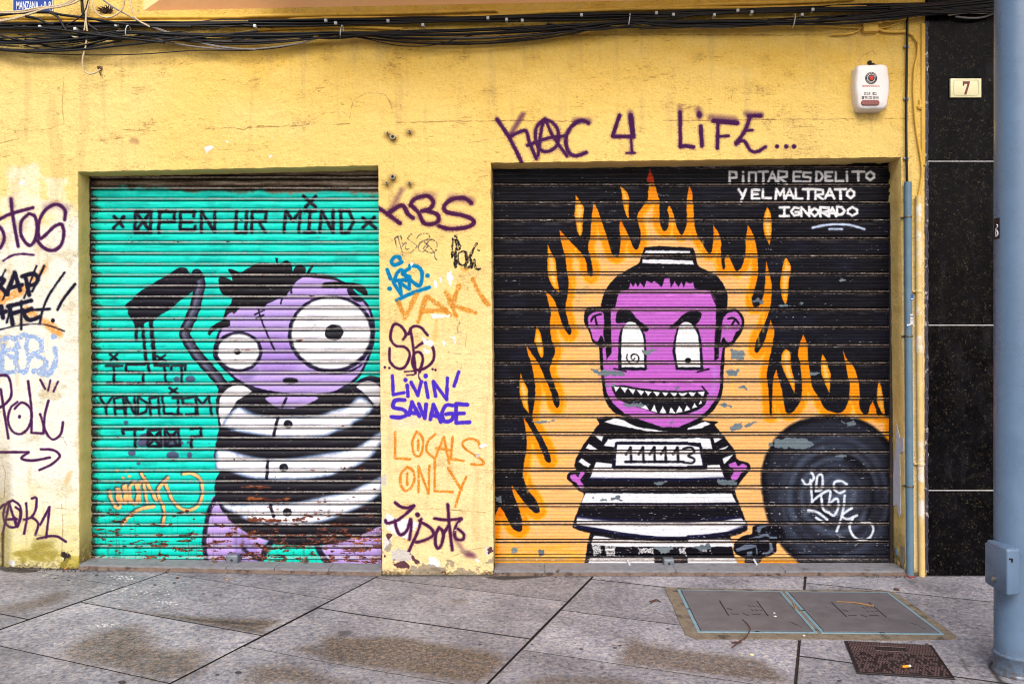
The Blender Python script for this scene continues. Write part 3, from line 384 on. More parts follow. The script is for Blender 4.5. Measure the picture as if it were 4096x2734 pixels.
# ------------------------------------------------------------------ plaster wall painting
WX0, WY0, WX1, WY1 = -160, -60, 2130, 1345
def paint_wall():
    cv = Canvas(WX0, WY0, WX1, WY1, 1.3, (241, 207, 122))
    X, Y = cv.X, cv.Y; full = (0, cv.w, 0, cv.h); one = np.ones((cv.h, cv.w), np.float32)
    big = fbm(cv.h, cv.w, 320, 240, 4); mid = fbm(cv.h, cv.w, 70, 50, 4); drip = fbm(cv.h, cv.w, 26, 220, 3); fine = fbm(cv.h, cv.w, 6, 4, 3); tiny = fbm(cv.h, cv.w, 3, 2.2, 2)
    cv.mix(np.clip(sm(330, 60, Y + 26 * big) * (.62 + .14 * mid) * sm(150, 700, X + 60 * big), 0, 1), full, (232, 186, 74))  # deeper yellow towards the top: dirt plus painted balcony shade
    cv.mix(np.clip(sm(420, 900, Y + 40 * big) * .75, 0, 1) * one, full, (247, 221, 174))
    cv.mix(np.clip(sm(420, 120, X + 60 * big) * sm(60, 300, Y) * .5, 0, 1), full, (243, 220, 155))
    cream = sm(470, 520, Y + 14 * mid) * sm(200, 170, X)
    cv.mix(np.clip(cream * .92, 0, 1), full, (238, 236, 226))
    cv.mix(np.clip(cream * sm(1090, 1260, Y + 22 * mid) * .75, 0, 1), full, (216, 204, 128))
    cv.mix(np.clip(cream * sm(.6, 1.8, mid) * .5, 0, 1), full, (205, 200, 176))
    for r in ([(45, 60), (285, 32), (300, 120), (305, 340), (60, 300)], [(342, 140), (490, 135), (480, 290), (350, 310)], [(0, 280), (120, 250), (520, 320), (520, 420), (0, 420)]):
        cv.poly(E(r), (243, 236, 214), soft=5, rough=3, al=.85, grain=.35, smooth=False)
    cv.ell(E([(165, 170)])[0], 7, 5, (235, 238, 245), soft=3)
    cv.mix(np.clip(sm(.6, 2.2, drip) * .3 + sm(1.0, 2.6, mid) * .3, 0, 1), full, (198, 168, 108)); cv.mix(np.clip(sm(1.2, 2.6, big) * .2, 0, 1), full, (250, 228, 165))
    specks = sm(2.0, 2.7, tiny + .35 * mid); cv.mix(np.clip(specks * .5, 0, 1), full, (120, 92, 52))
    lines = sm(2.0, 2.6, fbm(cv.h, cv.w, 16, 3, 3) + .4 * mid) * sm(1500, 300, 0 * X + Y); cv.mix(np.clip(lines * .4, 0, 1), full, (128, 92, 44))
    def crack_or_shade_line(pts, w=1.1, al=.75, c=(120, 84, 46)):
        q = []
        for a, b in zip(pts[:-1], pts[1:]):
            n = max(2, int(math.hypot(b[0] - a[0], b[1] - a[1]) / 7))
            q += [(a[0] + (b[0] - a[0]) * i / n, a[1] + (b[1] - a[1]) * i / n + random.uniform(-1, 1)) for i in range(n)]
        cv.stroke(q + [pts[-1]], w, c, soft=.8, al=al, smooth=False)
    for tf, p in [(T1, [(0, 1225), (160, 1182)]), (T1, [(1050, 1108), (1240, 1112), (1330, 1116)]), (T1, [(1750, 1102), (2000, 1088), (2080, 1108), (2160, 1078), (2347, 1076)]), (T2, [(0, 1090), (300, 1075), (450, 1074), (500, 1055)]), (T2, [(705, 1065), (850, 1055)]), (T2, [(1250, 1045), (2347, 1026)]), (T3, [(0, 1030), (780, 1036)]), (T3, [(1390, 1032), (2347, 1021)]), (T4, [(0, 1020), (890, 1016)]), (T4, [(1160, 1010), (1330, 1014)])]: crack_or_shade_line(tf(p))
    for p in [[(0, 305), (780, 300), (1500, 300), (2347, 297)]]: crack_or_shade_line(T3(p), 1.6, .6)  # shadow line of the upper ledge, painted in
    for tf, p in [(T4, [(0, 310), (700, 292), (930, 280)]), (T1, [(545, 650), (530, 900), (545, 1060), (420, 1100), (200, 1120)]), (T1, [(700, 1120), (760, 1112)]), (T2, [(850, 1010), (880, 850), (1000, 790), (1150, 805), (1200, 880), (1215, 960)]), (T2, [(780, 945), (830, 980)]), (T2, [(520, 1030), (640, 960), (740, 955)]), (T4, [(935, 520), (980, 470), (1050, 435), (1090, 470)]), (PH, [(60, 1045), (430, 1030), (820, 1060)]), (PH, [(560, 1390), (700, 1340), (860, 1310)]), (PG, [(700, 1280), (690, 1400)]), (F, [(20, 700), (40, 760), (30, 950)]), (F, [(300, 480), (400, 490), (470, 500), (500, 560)]), (F, [(460, 1000), (470, 1150), (460, 1400)]), (F, [(380, 1020), (560, 1040)])]: crack_or_shade_line(tf(p), 1, .5)  # first run continues the ledge's painted shadow line, the rest are cracks
    pu = (66, 24, 74)
    S = lambda tf, pts, w, c=pu, **k: cv.stroke(tf(pts), w, c, **{**dict(soft=1.2, fuzz=1.6), **k})
    # --- left pier
    for st in [[(-40, 480), (0, 500), (30, 560), (25, 610), (0, 655), (-40, 670)], [(-40, 470), (0, 440), (80, 402), (245, 355)], [(82, 290), (95, 420), (136, 642)], [(215, 400), (160, 460), (158, 560), (215, 635), (260, 600), (276, 500), (260, 420), (215, 400)], [(482, 445), (484, 372), (420, 330), (340, 372), (290, 470), (300, 585), (400, 500), (460, 480), (476, 560), (450, 640), (390, 675), (320, 650), (280, 600)]]: S(E, st, 7.6)
    cv.stroke(E([(80, 290), (90, 340)]), 12, pu, soft=5, al=.4); cv.stroke(E([(340, 350), (420, 330), (490, 370)]), 16, pu, soft=6, al=.3)
    S(E, [(25, 750), (90, 712), (170, 700), (250, 708)], 4.5)
    og = (246, 150, 58)
    for p in [[(0, 930), (60, 985), (190, 925), (180, 1000), (60, 1050), (-20, 1090)], [(220, 880), (260, 870), (250, 920)], [(300, 1180), (380, 1200), (470, 1290), (430, 1322), (330, 1240)], [(330, 780), (360, 790), (320, 850), (280, 860)], [(190, 1080), (300, 1160), (200, 1160)]]: cv.poly(E(p), og, soft=4, al=.85, grain=.3)
    ink = (22, 20, 42)
    for st in [[(-20, 880), (30, 895), (5, 930), (0, 940), (55, 1000)], [(52, 1000), (110, 840), (150, 970)], [(70, 955), (165, 930)], [(190, 870), (218, 1005)], [(165, 868), (250, 848), (284, 885), (255, 928), (200, 932)], [(60, 1090), (232, 1048)], [(70, 1090), (95, 1225)], [(75, 1150), (170, 1120)], [(235, 1108), (180, 1140), (218, 1192), (295, 1168)], [(0, 1140), (45, 1128)], [(10, 1090), (22, 1175)]]: S(E, st, 9.5, ink, smooth=len(st) > 3)
    for st, w in [([(480, 840), (370, 1000), (318, 1120), (298, 1212)], 5), ([(560, 925), (470, 1040), (430, 1115)], 6), ([(272, 790), (180, 1030)], 4), ([(330, 790), (240, 980)], 5.5), ([(200, 1120), (370, 1110)], 6), ([(160, 1050), (158, 1260)], 5), ([(110, 830), (20, 1040)], 4), ([(50, 1210), (80, 1110)], 5), ([(-20, 1268), (160, 1230), (330, 1226), (480, 1275)], 2.6), ([(40, 820), (0, 900)], 4)]: S(E, st, w, ink)
    cv.ell(E([(395, 1195)])[0], 5, 5, ink)
    bl = (150, 176, 220)
    for st in [[(-20, 1350), (60, 1325), (130, 1322), (200, 1310), (280, 1330), (305, 1400), (272, 1450), (335, 1490), (330, 1550), (250, 1572)], [(0, 1440), (60, 1420), (130, 1400), (120, 1330)], [(120, 1400), (130, 1560), (200, 1570)], [(200, 1330), (215, 1460), (250, 1440)], [(20, 1380), (20, 1570), (110, 1575)], [(215, 1470), (200, 1560)], [(405, 1405), (420, 1490), (380, 1580), (320, 1600)], [(120, 1480), (60, 1450)]]: cv.stroke(E(st), 12, bl, soft=1.2, rough=1.4, grain=1.1)
    cv.ell(E([(405, 1315)])[0], 7, 6, bl, rough=1)
    for st in [[(6, 140), (30, 300), (62, 505)], [(-30, 42), (60, 46), (85, 178), (40, 250), (-20, 285)], [(130, 236), (80, 280), (60, 370), (90, 450), (150, 475), (210, 430), (237, 340), (215, 270), (160, 240), (110, 285)], [(210, 82), (235, 280, 1), (235, 465, 1), (325, 470, 1), (322, 400), (300, 328)], [(362, 226), (335, 330), (332, 430), (370, 500), (410, 512), (455, 470), (470, 388)], [(5, 610), (213, 610, 1), (160, 655), (240, 672), (372, 650)], [(305, 588), (400, 595), (445, 640), (385, 700), (295, 742)],
               [(95, 968), (45, 1000), (25, 1090), (60, 1160), (120, 1162), (155, 1090), (148, 1010), (95, 968)], [(20, 1220), (68, 990, 1), (122, 1160)], [(45, 1110), (125, 1108)], [(-20, 1045), (30, 1000)], [(118, 1020), (155, 1060), (130, 1165), (112, 1100)], [(195, 990), (200, 1100), (180, 1215)], [(238, 955), (272, 952), (265, 1040), (230, 1095), (178, 1112)], [(238, 1095), (285, 1140), (265, 1226)], [(300, 1150), (370, 1018, 1), (345, 1245)], [(280, 1255), (370, 1235), (430, 1240), (490, 1275)]]: S(F, st, 5.6, fuzz=.8)
    for st in [[(300, 70), (337, 138)], [(376, 74), (360, 148)], [(433, 84), (400, 156)]]: S(F, st, 4.6, fuzz=.8)
    cv.ell(F([(145, 346)])[0], 4, 5, pu)
    # --- central pier
    mv = (70, 24, 66)
    for st in [[(20, 325), (90, 370), (190, 445)], [(95, 372), (205, 308), (250, 372), (290, 406)], [(272, 308), (300, 262), (395, 236), (446, 282), (420, 332), (355, 352), (400, 350), (478, 382), (482, 430), (432, 452), (372, 442), (335, 368), (275, 305)], [(735, 290), (680, 252), (590, 262), (530, 312), (550, 360), (650, 380), (742, 412), (752, 450), (680, 480), (560, 486), (488, 465)]]: S(PG, st, 9.8, mv, fuzz=3)
    cv.stroke(PG([(120, 345), (205, 190)]), 10, mv, soft=6, al=.55); cv.stroke(PG([(590, 250), (735, 270)]), 18, mv, soft=7, al=.35); cv.stroke(PG([(320, 230), (450, 230)]), 14, mv, soft=7, al=.3)
    for st in [[(130, 575), (192, 540), (212, 600)], [(150, 560), (172, 640)], [(175, 550), (215, 690)], [(208, 620), (238, 590), (232, 640), (262, 642)], [(290, 520), (250, 560), (300, 598), (322, 620), (270, 672)], [(320, 560), (345, 530), (402, 525), (415, 560), (350, 590), (330, 640), (360, 665), (402, 620), (378, 588)], [(370, 640), (420, 572), (470, 590), (472, 640), (430, 672), (378, 650)], [(402, 610), (450, 662), (460, 710), (486, 736)]]: cv.stroke(PG(st), 2.2, (84, 74, 74), soft=.8, grain=.6)
    for st, w in [([(620, 548), (614, 780)], 8), ([(595, 565), (590, 705)], 6), ([(620, 550), (648, 632), (612, 652)], 6), ([(640, 672), (692, 664), (690, 755), (640, 752), (640, 672)], 5), ([(775, 600), (690, 780), (730, 775)], 6.5), ([(735, 720), (738, 788), (762, 722), (772, 792), (802, 790)], 5), ([(788, 648), (795, 652)], 6)]: cv.stroke(PG(st), w * .85, (26, 24, 28), soft=.8, grain=1.1, rough=.8)
    bu = (0, 122, 178)
    for st in [[(205, 740), (150, 765), (125, 738), (150, 702), (185, 702), (192, 716)], [(93, 800), (120, 870)], [(150, 880), (172, 822), (205, 802), (238, 868), (165, 882)], [(262, 790), (210, 830), (266, 856), (240, 884)], [(140, 895), (200, 990, 1), (190, 900, 1), (262, 948, 1), (262, 870, 1), (340, 922), (360, 830), (330, 778), (268, 768)], [(165, 1035), (260, 988), (415, 934)]]: cv.stroke(PG(st), 8.5, bu, soft=1, fuzz=.8)
    for p in [(112, 945), (402, 845)]: cv.ell(PG([p])[0], 5.4, 5.4, bu)
    ok = (206, 132, 42)
    for st in [[(175, 1042), (230, 1165, 1), (320, 988)], [(330, 1198), (388, 1022), (430, 1022), (570, 1142)], [(352, 1122), (540, 1108)], [(540, 970), (622, 1150)], [(640, 918), (592, 1072, 1), (770, 1128)], [(750, 876), (800, 980), (868, 1070)]]: cv.stroke(PG(st), 10.5, ok, soft=1.8, al=.88, grain=1.3, rough=1)
    for st in [[(215, 1332), (236, 1290), (200, 1232), (150, 1215), (125, 1260), (120, 1330), (160, 1380), (230, 1392), (266, 1450), (230, 1540), (170, 1552), (115, 1500), (112, 1400)], [(270, 1250), (292, 1390), (310, 1590)], [(255, 1290), (290, 1235), (350, 1240), (402, 1300)], [(310, 1395), (400, 1345), (450, 1420), (440, 1500), (380, 1552), (310, 1562), (285, 1510), (300, 1440), (340, 1430), (366, 1480), (342, 1580)]]: S(PG, st, 6.2, mv, fuzz=.8)
    for p in [(75, 1545), (110, 1550), (440, 1560), (462, 1565)]: cv.ell(PG([p])[0], 3, 3, mv)
    for st in [[(338, -20), (325, 40), (340, 75)], [(222, 10), (292, 5)], [(238, 36), (292, 32)]]: S(PH, st, 3.6, mv, fuzz=.5)
    lv = (70, 46, 192)
    for st in [[(130, 40), (136, 182, 1), (216, 166)], [(240, 110), (246, 192)], [(268, 88), (320, 186, 1), (346, 84)], [(376, 94), (396, 202)], [(452, 192), (436, 84, 1), (535, 218, 1), (540, 58)], [(625, 12), (590, 116)]]: cv.stroke(PH(st), 8.2, lv, soft=.9)
    for p in [(228, 72), (378, 42)]: cv.ell(PH([p])[0], 5.2, 5.6, lv)
    cv.poly(PH([(120, 220), (300, 300), (320, 420), (140, 420)]), (244, 214, 190), soft=8, al=.5)
    for st in [[(220, 220), (150, 226), (136, 276), (210, 292), (236, 330), (190, 350), (122, 346)], [(255, 332), (276, 236, 1), (332, 342)], [(255, 316), (310, 320)], [(326, 250), (370, 358, 1), (382, 254)], [(413, 366), (436, 254, 1), (492, 384)], [(425, 338), (482, 342)], [(580, 262), (530, 262), (500, 322), (520, 380), (570, 370), (582, 326), (530, 326)], [(690, 256), (605, 250, 1), (606, 392, 1), (706, 386)], [(610, 322), (665, 320)]]: cv.stroke(PH(st), 9.2, lv, soft=.9)
    lo = (214, 132, 40)
    for st in [[(150, 460), (150, 655, 1), (262, 662)], [(310, 455), (280, 530), (290, 620), (325, 640), (352, 600), (355, 505), (310, 455)], [(323, 520), (323, 592)], [(447, 478), (395, 530), (385, 600), (442, 656)], [(445, 665), (515, 494, 1), (552, 692)], [(458, 578), (552, 596)], [(580, 498), (564, 660, 1), (662, 675)], [(785, 576), (768, 530), (710, 510), (658, 532), (665, 575), (740, 630), (802, 672), (800, 702), (718, 700)], [(240, 720), (195, 770), (190, 840), (220, 896), (265, 880), (292, 820), (285, 750), (240, 720)], [(240, 770), (240, 852)], [(325, 908), (325, 718, 1), (400, 918, 1), (406, 712)], [(445, 668), (445, 900, 1), (578, 906)], [(545, 728), (600, 820), (645, 892)], [(680, 795), (640, 890), (600, 1015)]]: cv.stroke(PH(st), 5.8, lo, soft=1, grain=1.5)
    # peeling, torn paper and damp at the foot of the pier
    pe = lambda p, c=(238, 238, 240), **k: cv.poly(PH(p), c, **{**dict(soft=.6, rough=2.2, smooth=False), **k})
    pe([(90, 1068), (160, 1100), (250, 1108), (335, 1130), (320, 1192), (272, 1200), (258, 1290), (190, 1240), (120, 1200), (62, 1182), (60, 1110)])
    for st in [[(150, 985), (190, 1015), (240, 1025), (292, 1008), (230, 1070), (160, 1120), (90, 1140), (78, 1118)], [(148, 1120), (165, 1190), (192, 1226), (240, 1190), (266, 1108), (270, 1170), (256, 1262)], [(345, 1110), (320, 1200), (270, 1310), (240, 1380)], [(330, 1120), (420, 1180), (432, 1230), (370, 1265), (308, 1282)], [(480, 1170), (455, 1220), (450, 1290), (470, 1326), (495, 1300), (512, 1220), (490, 1180)], [(543, 1000), (552, 1120), (576, 1338)], [(445, 1105), (540, 1115), (645, 1105)], [(510, 1220), (545, 1160)], [(640, 1110), (600, 1170), (600, 1250), (652, 1262), (662, 1222), (618, 1180)]]: S(PH, st, 7, mv, fuzz=1.6)
    cv.ell(PH([(318, 1075)])[0], 6, 6, mv, soft=1.5); cv.stroke(PH([(600, 1250), (650, 1330), (705, 1370), (745, 1390)]), 9, mv, soft=5, al=.5); cv.ell(PH([(705, 1375)])[0], 12, 7, mv, soft=5, al=.55)
    for p in [[(60, 1230), (125, 1262), (112, 1350), (62, 1330)], [(120, 1340), (190, 1330), (290, 1370), (250, 1430), (130, 1420)], [(400, 1400), (450, 1385), (492, 1440), (480, 1482), (398, 1470)], [(620, 1128), (640, 1135), (600, 1192)], [(690, 1180), (680, 1218), (668, 1200)], [(745, 612), (775, 625), (760, 648), (728, 630)], [(790, 545), (830, 560), (800, 575)], [(90, 480), (108, 490), (88, 520)], [(60, 760), (82, 790), (75, 865), (52, 850)], [(850, 1190), (872, 1200), (860, 1230)], [(820, 1310), (872, 1330), (840, 1400)], [(740, 1405), (800, 1430), (770, 1440)], [(255, 570), (275, 590), (262, 600)], [(500, 1460), (540, 1480), (505, 1510)]]: pe(p, random.choice([(236, 236, 240), (222, 214, 214), (205, 198, 192)]))
    for p in [[(65, 1210), (120, 1230), (100, 1260)], [(95, 1422), (270, 1430), (250, 1470), (120, 1455)], [(400, 1468), (490, 1480), (520, 1505), (420, 1500)], [(60, 1350), (90, 1390), (62, 1420)], [(862, 1320), (880, 1350), (850, 1360)], [(270, 1370), (330, 1420), (300, 1440)]]: pe(p, (92, 58, 66))
    for p in [[(270, 1450), (320, 1460), (310, 1520), (270, 1500)], [(320, 1470), (420, 1470), (400, 1520), (330, 1515)], [(110, 1270), (130, 1300), (100, 1360), (70, 1340)]]: pe(p, (168, 158, 138))
    pg = lambda p: cv.poly(PG(p), (240, 240, 244), soft=.6, rough=1.6, smooth=False)
    for p in [[(556, 820), (588, 815), (594, 880), (578, 918), (556, 905)], [(480, 856), (512, 848), (518, 890), (500, 905)], [(450, 876), (465, 900), (476, 942), (456, 935)], [(424, 1132), (568, 1145), (565, 1164), (430, 1170)], [(368, 1325), (430, 1335), (468, 1360), (430, 1382), (378, 1372)], [(518, 1345), (545, 1330), (530, 1380)], [(580, 1308), (622, 1312), (615, 1350)], [(375, 1400), (420, 1420), (400, 1432)], [(270, 742), (300, 748), (280, 780)]]: pg(p)
    cv.poly(PG([(470, 1180), (480, 1300), (440, 1350), (460, 1200)]), (214, 168, 80), soft=4, al=.5); cv.poly(PG([(650, 780), (720, 790), (700, 815), (670, 812)]), (214, 160, 70), soft=2, al=.7)
    for st in [[(620, 1180), (650, 1200), (630, 1240), (634, 1290)], [(612, 1290), (660, 1275), (640, 1340)], [(610, 1440), (662, 1440)], [(620, 1500), (660, 1525), (655, 1560)]]: cv.stroke(PG(st), 2, (140, 128, 116), soft=.8, al=.7, grain=.7)
    # --- over the right shutter
    for tf, st, w in [(T2, [(2110, 1020), (2215, 1180), (2318, 1382)], 9), (T3, [(88, 1165), (215, 1115), (250, 1212), (310, 1355)], 8), (T3, [(380, 1015), (310, 1090), (308, 1210), (352, 1282), (420, 1290), (490, 1232), (496, 1120), (450, 1050), (380, 1015)], 8), (T3, [(325, 1330), (350, 1130), (385, 1030), (450, 1160), (572, 1332)], 7.5), (T3, [(235, 1240), (400, 1182), (552, 1160)], 8), (T3, [(755, 1052), (690, 1030), (602, 1090), (562, 1190), (582, 1290), (640, 1330), (735, 1302)], 9), (T3, [(1020, 985), (960, 1165, 1), (1140, 1166)], 9), (T3, [(1115, 985), (1136, 1165)], 12), (T3, [(1118, 1165), (1126, 1302)], 6.5), (T3, [(1080, 1306), (1150, 1305)], 5.5), (T3, [(1535, 960), (1540, 1252, 1), (1590, 1246), (1650, 1256)], 9), (T3, [(1712, 1080), (1725, 1245)], 9.5), (T3, [(1822, 1032), (2022, 1050)], 11), (T3, [(1860, 1050), (1855, 1265)], 8.5), (T3, [(1862, 1166), (1952, 1160)], 7), (T3, [(2135, 1000), (2090, 1115), (2015, 1225)], 9), (T3, [(2098, 1116), (2156, 1110)], 6), (T3, [(2018, 1225), (2080, 1202), (2140, 1286), (2200, 1292), (2262, 1255)], 8), (T3, [(2120, 990), (2225, 990)], 9)]: S(tf, st, w, fuzz=2.6)
    for tf, st, w in [(T3, [(195, 975), (85, 1160)], 9), (T3, [(1535, 910), (1540, 1000)], 9), (T3, [(1690, 940), (1705, 990)], 14), (T3, [(1800, 1000), (2000, 1020)], 14), (T3, [(2100, 970), (2230, 980)], 12), (T3, [(640, 1030), (760, 1030)], 12), (T3, [(1110, 960), (1120, 1040)], 12), (T2, [(2325, 980), (2225, 1150)], 9)]: cv.stroke(tf(st), w, pu, soft=5, al=.5)
    cv.ell(T3([(1700, 978)])[0], 6, 8, pu, soft=2.5)
    for x in (240, 316, 384): cv.ell(T4([(x, 1250)])[0], 5, 5, pu, soft=1.4)
    # --- flakes off the lintels, damp foot of the walls, brown spots round the anchors
    for tf, p in [(T1, [(1748, 1262), (1800, 1240), (1820, 1258), (1765, 1305)]), (T1, [(1930, 1205), (1955, 1200), (1940, 1218)]), (T1, [(2318, 1170), (2336, 1175), (2325, 1190)]), (T2, [(155, 1335), (190, 1322), (178, 1342)]), (T2, [(180, 1165), (205, 1178), (190, 1190)]), (T1, [(2290, 1335), (2320, 1322), (2310, 1345)])]: cv.poly(tf(p), (238, 240, 248), soft=.5, rough=1, smooth=False)
    cv.poly(T1([(1120, 1170), (1180, 1190), (1180, 1235), (1110, 1210)]), (178, 140, 96), soft=4, al=.7)
    for p in [(890, 308), (902, 316), (940, 303), (902, 408), (889, 421), (940, 421)]: cv.ell((p[0], p[1] + 3), 11, 9, (120, 92, 44), soft=6, al=.5)
    foot = Y + 18 * sm(260, 150, X)
    damp = np.clip(sm(1303, 1322, foot + 4 * mid + 3 * fine), 0, 1) * one; cv.mix(damp * .75, full, (58, 46, 32))
    moss = np.clip(sm(1225, 1300, Y + 16 * mid) * sm(190, 150, X), 0, 1); cv.mix(moss * sm(-.3, 1.2, mid) * .8, full, (150, 136, 48))
    pl = sm(1.2, 1.5, fbm(cv.h, cv.w, 40, 26, 4) + 1.7 * sm(1250, 1325, foot) - 1.0); cv.mix(np.clip(pl * sm(1200, 1280, foot) * .8, 0, 1), full, (150, 138, 118))
    cv.poly(F([(470, 1360), (520, 1365), (525, 1400), (500, 1430), (480, 1480), (455, 1480), (465, 1410)]), (48, 42, 40), soft=1, rough=2); cv.poly(F([(60, 1415), (110, 1420), (100, 1455), (65, 1450)]), (225, 225, 228), soft=1, rough=2); cv.stroke(F([(22, 1210), (20, 1480)]), 5, (58, 46, 28), soft=2); cv.poly(F([(455, 1420), (600, 1380), (600, 1460), (470, 1470)]), (176, 160, 60), soft=2, rough=2, al=.7)
    edge = sm(24, 8, abs(X - 8) + 2 * mid) * sm(900, 1200, Y); cv.mix(np.clip(edge * .4, 0, 1), full, (96, 84, 50))
    cv.poly(F([(500, 770), (540, 750), (520, 830), (485, 850)]), (226, 178, 110), soft=3, al=.6)
    return cv
# ------------------------------------------------------------------ materials
def lin(c, g=.8): return tuple(((v / 12.92) if v <= .04045 else ((v + .055) / 1.055) ** 2.4) * g for v in [x / 255 for x in c]) + (1,)
class NT:
    def __init__(s, name):
        s.m = bpy.data.materials.new(name); s.m.use_nodes = True; s.t = s.m.node_tree; s.b = s.t.nodes["Principled BSDF"]
    def n(s, typ, **k):
        x = s.t.nodes.new("ShaderNode" + typ)
        for a, v in k.items():
            if a.startswith('i_'):
                key = a[2:]; x.inputs[int(key) if key.isdigit() else key.replace('_', ' ')].default_value = v
            else: setattr(x, a, v)
        return x
    def l(s, a, b): s.t.links.new(a, b)
    def noise(s, scale, vec=None, detail=5, rough=.6):
        x = s.n("TexNoise"); x.inputs["Scale"].default_value = scale; x.inputs["Detail"].default_value = detail; x.inputs["Roughness"].default_value = rough
        if vec is not None: s.l(vec, x.inputs["Vector"])
        return x.outputs["Fac"]
    def ramp(s, fac, stops):
        r = s.n("ValToRGB"); e = r.color_ramp.elements
        while len(e) < len(stops): e.new(.5)
        for q, (p, c) in zip(e, stops): q.position = p; q.color = c if isinstance(c, tuple) else (c, c, c, 1)
        s.l(fac, r.inputs[0]); return r.outputs[0]
    def mixc(s, fac, a, b, mode='MIX'):
        x = s.n("Mix", data_type='RGBA', blend_type=mode)
        for v, i in ((fac, 0), (a, 6), (b, 7)):
            if hasattr(v, 'is_linked') or hasattr(v, 'links'): s.l(v, x.inputs[i])
            else: x.inputs[i].default_value = v
        return x.outputs[2]
    def bump(s, h, dist, strength=1.0, prev=None):
        x = s.n("Bump"); x.inputs["Distance"].default_value = dist; x.inputs["Strength"].default_value = strength
        s.l(h, x.inputs["Height"])
        if prev is not None: s.l(prev, x.inputs["Normal"])
        s.l(x.outputs[0], s.b.inputs["Normal"]); return x.outputs[0]
    def pos(s): return s.n("NewGeometry").outputs["Position"]
    def scaled(s, v, sc):
        x = s.n("Mapping"); x.inputs["Scale"].default_value = sc; s.l(v, x.inputs[0]); return x.outputs[0]
def paint_mat(name, img, rough, bumps, spec=.5, rnoise=.15):
    t = NT(name); im = t.n("TexImage", image=img, extension='EXTEND', interpolation='Cubic')
    uv = t.n("UVMap", uv_map="paint"); t.l(uv.outputs[0], im.inputs[0])
    p = t.pos(); v = t.ramp(t.noise(45, p, 6, .7), [(.3, .88), (.7, 1.06)])
    t.l(t.mixc(1.0, im.outputs[0], v, 'MULTIPLY'), t.b.inputs["Base Color"])
    r = t.ramp(t.noise(9, t.scaled(p, (1, 1, 4)), 6), [(.3, rough - rnoise), (.7, rough + rnoise)]); t.l(r, t.b.inputs["Roughness"])
    t.b.inputs["Specular IOR Level"].default_value = spec
    nr = None
    for sc, d in bumps: nr = t.bump(t.noise(sc, p, 6, .65), d, 1, nr)
    return t.m
def plain(name, c, rough=.6, var=.18, scale=14, metal=0, bump=0, gain=.8, spec=.4, stretch=None, dirt=None, foot=None):
    t = NT(name); p = t.pos(); p = t.scaled(p, stretch) if stretch else p
    a = lin(c, gain); lo = tuple(x * (1 - var) for x in a[:3]) + (1,); hi = tuple(min(1, x * (1 + var * .7)) for x in a[:3]) + (1,)
    col = t.ramp(t.noise(scale, p, 7, .65), [(.3, lo), (.7, hi)])
    if dirt: col = t.mixc(t.ramp(t.noise(scale * .45, p, 8, .7), [(dirt[1], 0), (dirt[1] + .09, .85)]), col, lin(dirt[0], .8))
    if foot:
        z = t.n("SeparateXYZ"); t.l(t.pos(), z.inputs[0]); mr = t.n("MapRange"); t.l(z.outputs[2], mr.inputs[0]); mr.inputs[1].default_value = foot[1]; mr.inputs[2].default_value = 0.0
        mu = t.n("Math", operation='MULTIPLY'); t.l(mr.outputs[0], mu.inputs[0]); t.l(t.ramp(t.noise(26, p, 8, .75), [(.38, .1), (.56, 1)]), mu.inputs[1]); col = t.mixc(mu.outputs[0], col, lin(foot[0]))
        col = t.mixc(t.ramp(t.noise(55, t.scaled(t.pos(), (1, 1, .25)), 5, .7), [(.69, 0), (.72, .7)]), col, lin((66, 74, 84)))
    t.l(col, t.b.inputs["Base Color"]); t.l(t.ramp(t.noise(scale * 2, p), [(.3, max(.05, rough - .1)), (.7, min(1, rough + .1))]), t.b.inputs["Roughness"])
    t.b.inputs["Metallic"].default_value = metal; t.b.inputs["Specular IOR Level"].default_value = spec
    if bump: t.bump(t.noise(scale * 5, p, 5), bump)
    return t.m
def reveal_mat():
    t = NT("ochre plaster reveal"); p = t.pos()
    col = t.ramp(t.noise(6, p, 7, .65), [(.3, lin((216, 182, 104))), (.7, lin((234, 206, 134)))])
    z = t.n("SeparateXYZ"); t.l(p, z.inputs[0]); low = t.n("MapRange"); t.l(z.outputs[2], low.inputs[0]); low.inputs[1].default_value = .32; low.inputs[2].default_value = .0
    mx = t.n("Math", operation='MULTIPLY'); t.l(low.outputs[0], mx.inputs[0]); t.l(t.ramp(t.noise(16, p, 8, .7), [(.38, 0), (.5, 1.0)]), mx.inputs[1])
    col = t.mixc(mx.outputs[0], col, lin((84, 66, 40)))
    col = t.mixc(t.ramp(t.noise(40, t.scaled(p, (1, 1, .5)), 4), [(.66, 0), (.72, .5)]), col, lin((110, 80, 40)))
    t.l(col, t.b.inputs["Base Color"]); t.b.inputs["Roughness"].default_value = .85; t.b.inputs["Specular IOR Level"].default_value = .2
    t.bump(t.noise(60, p, 6), .004, 1, t.bump(t.noise(9, p, 4), .01)); return t.m
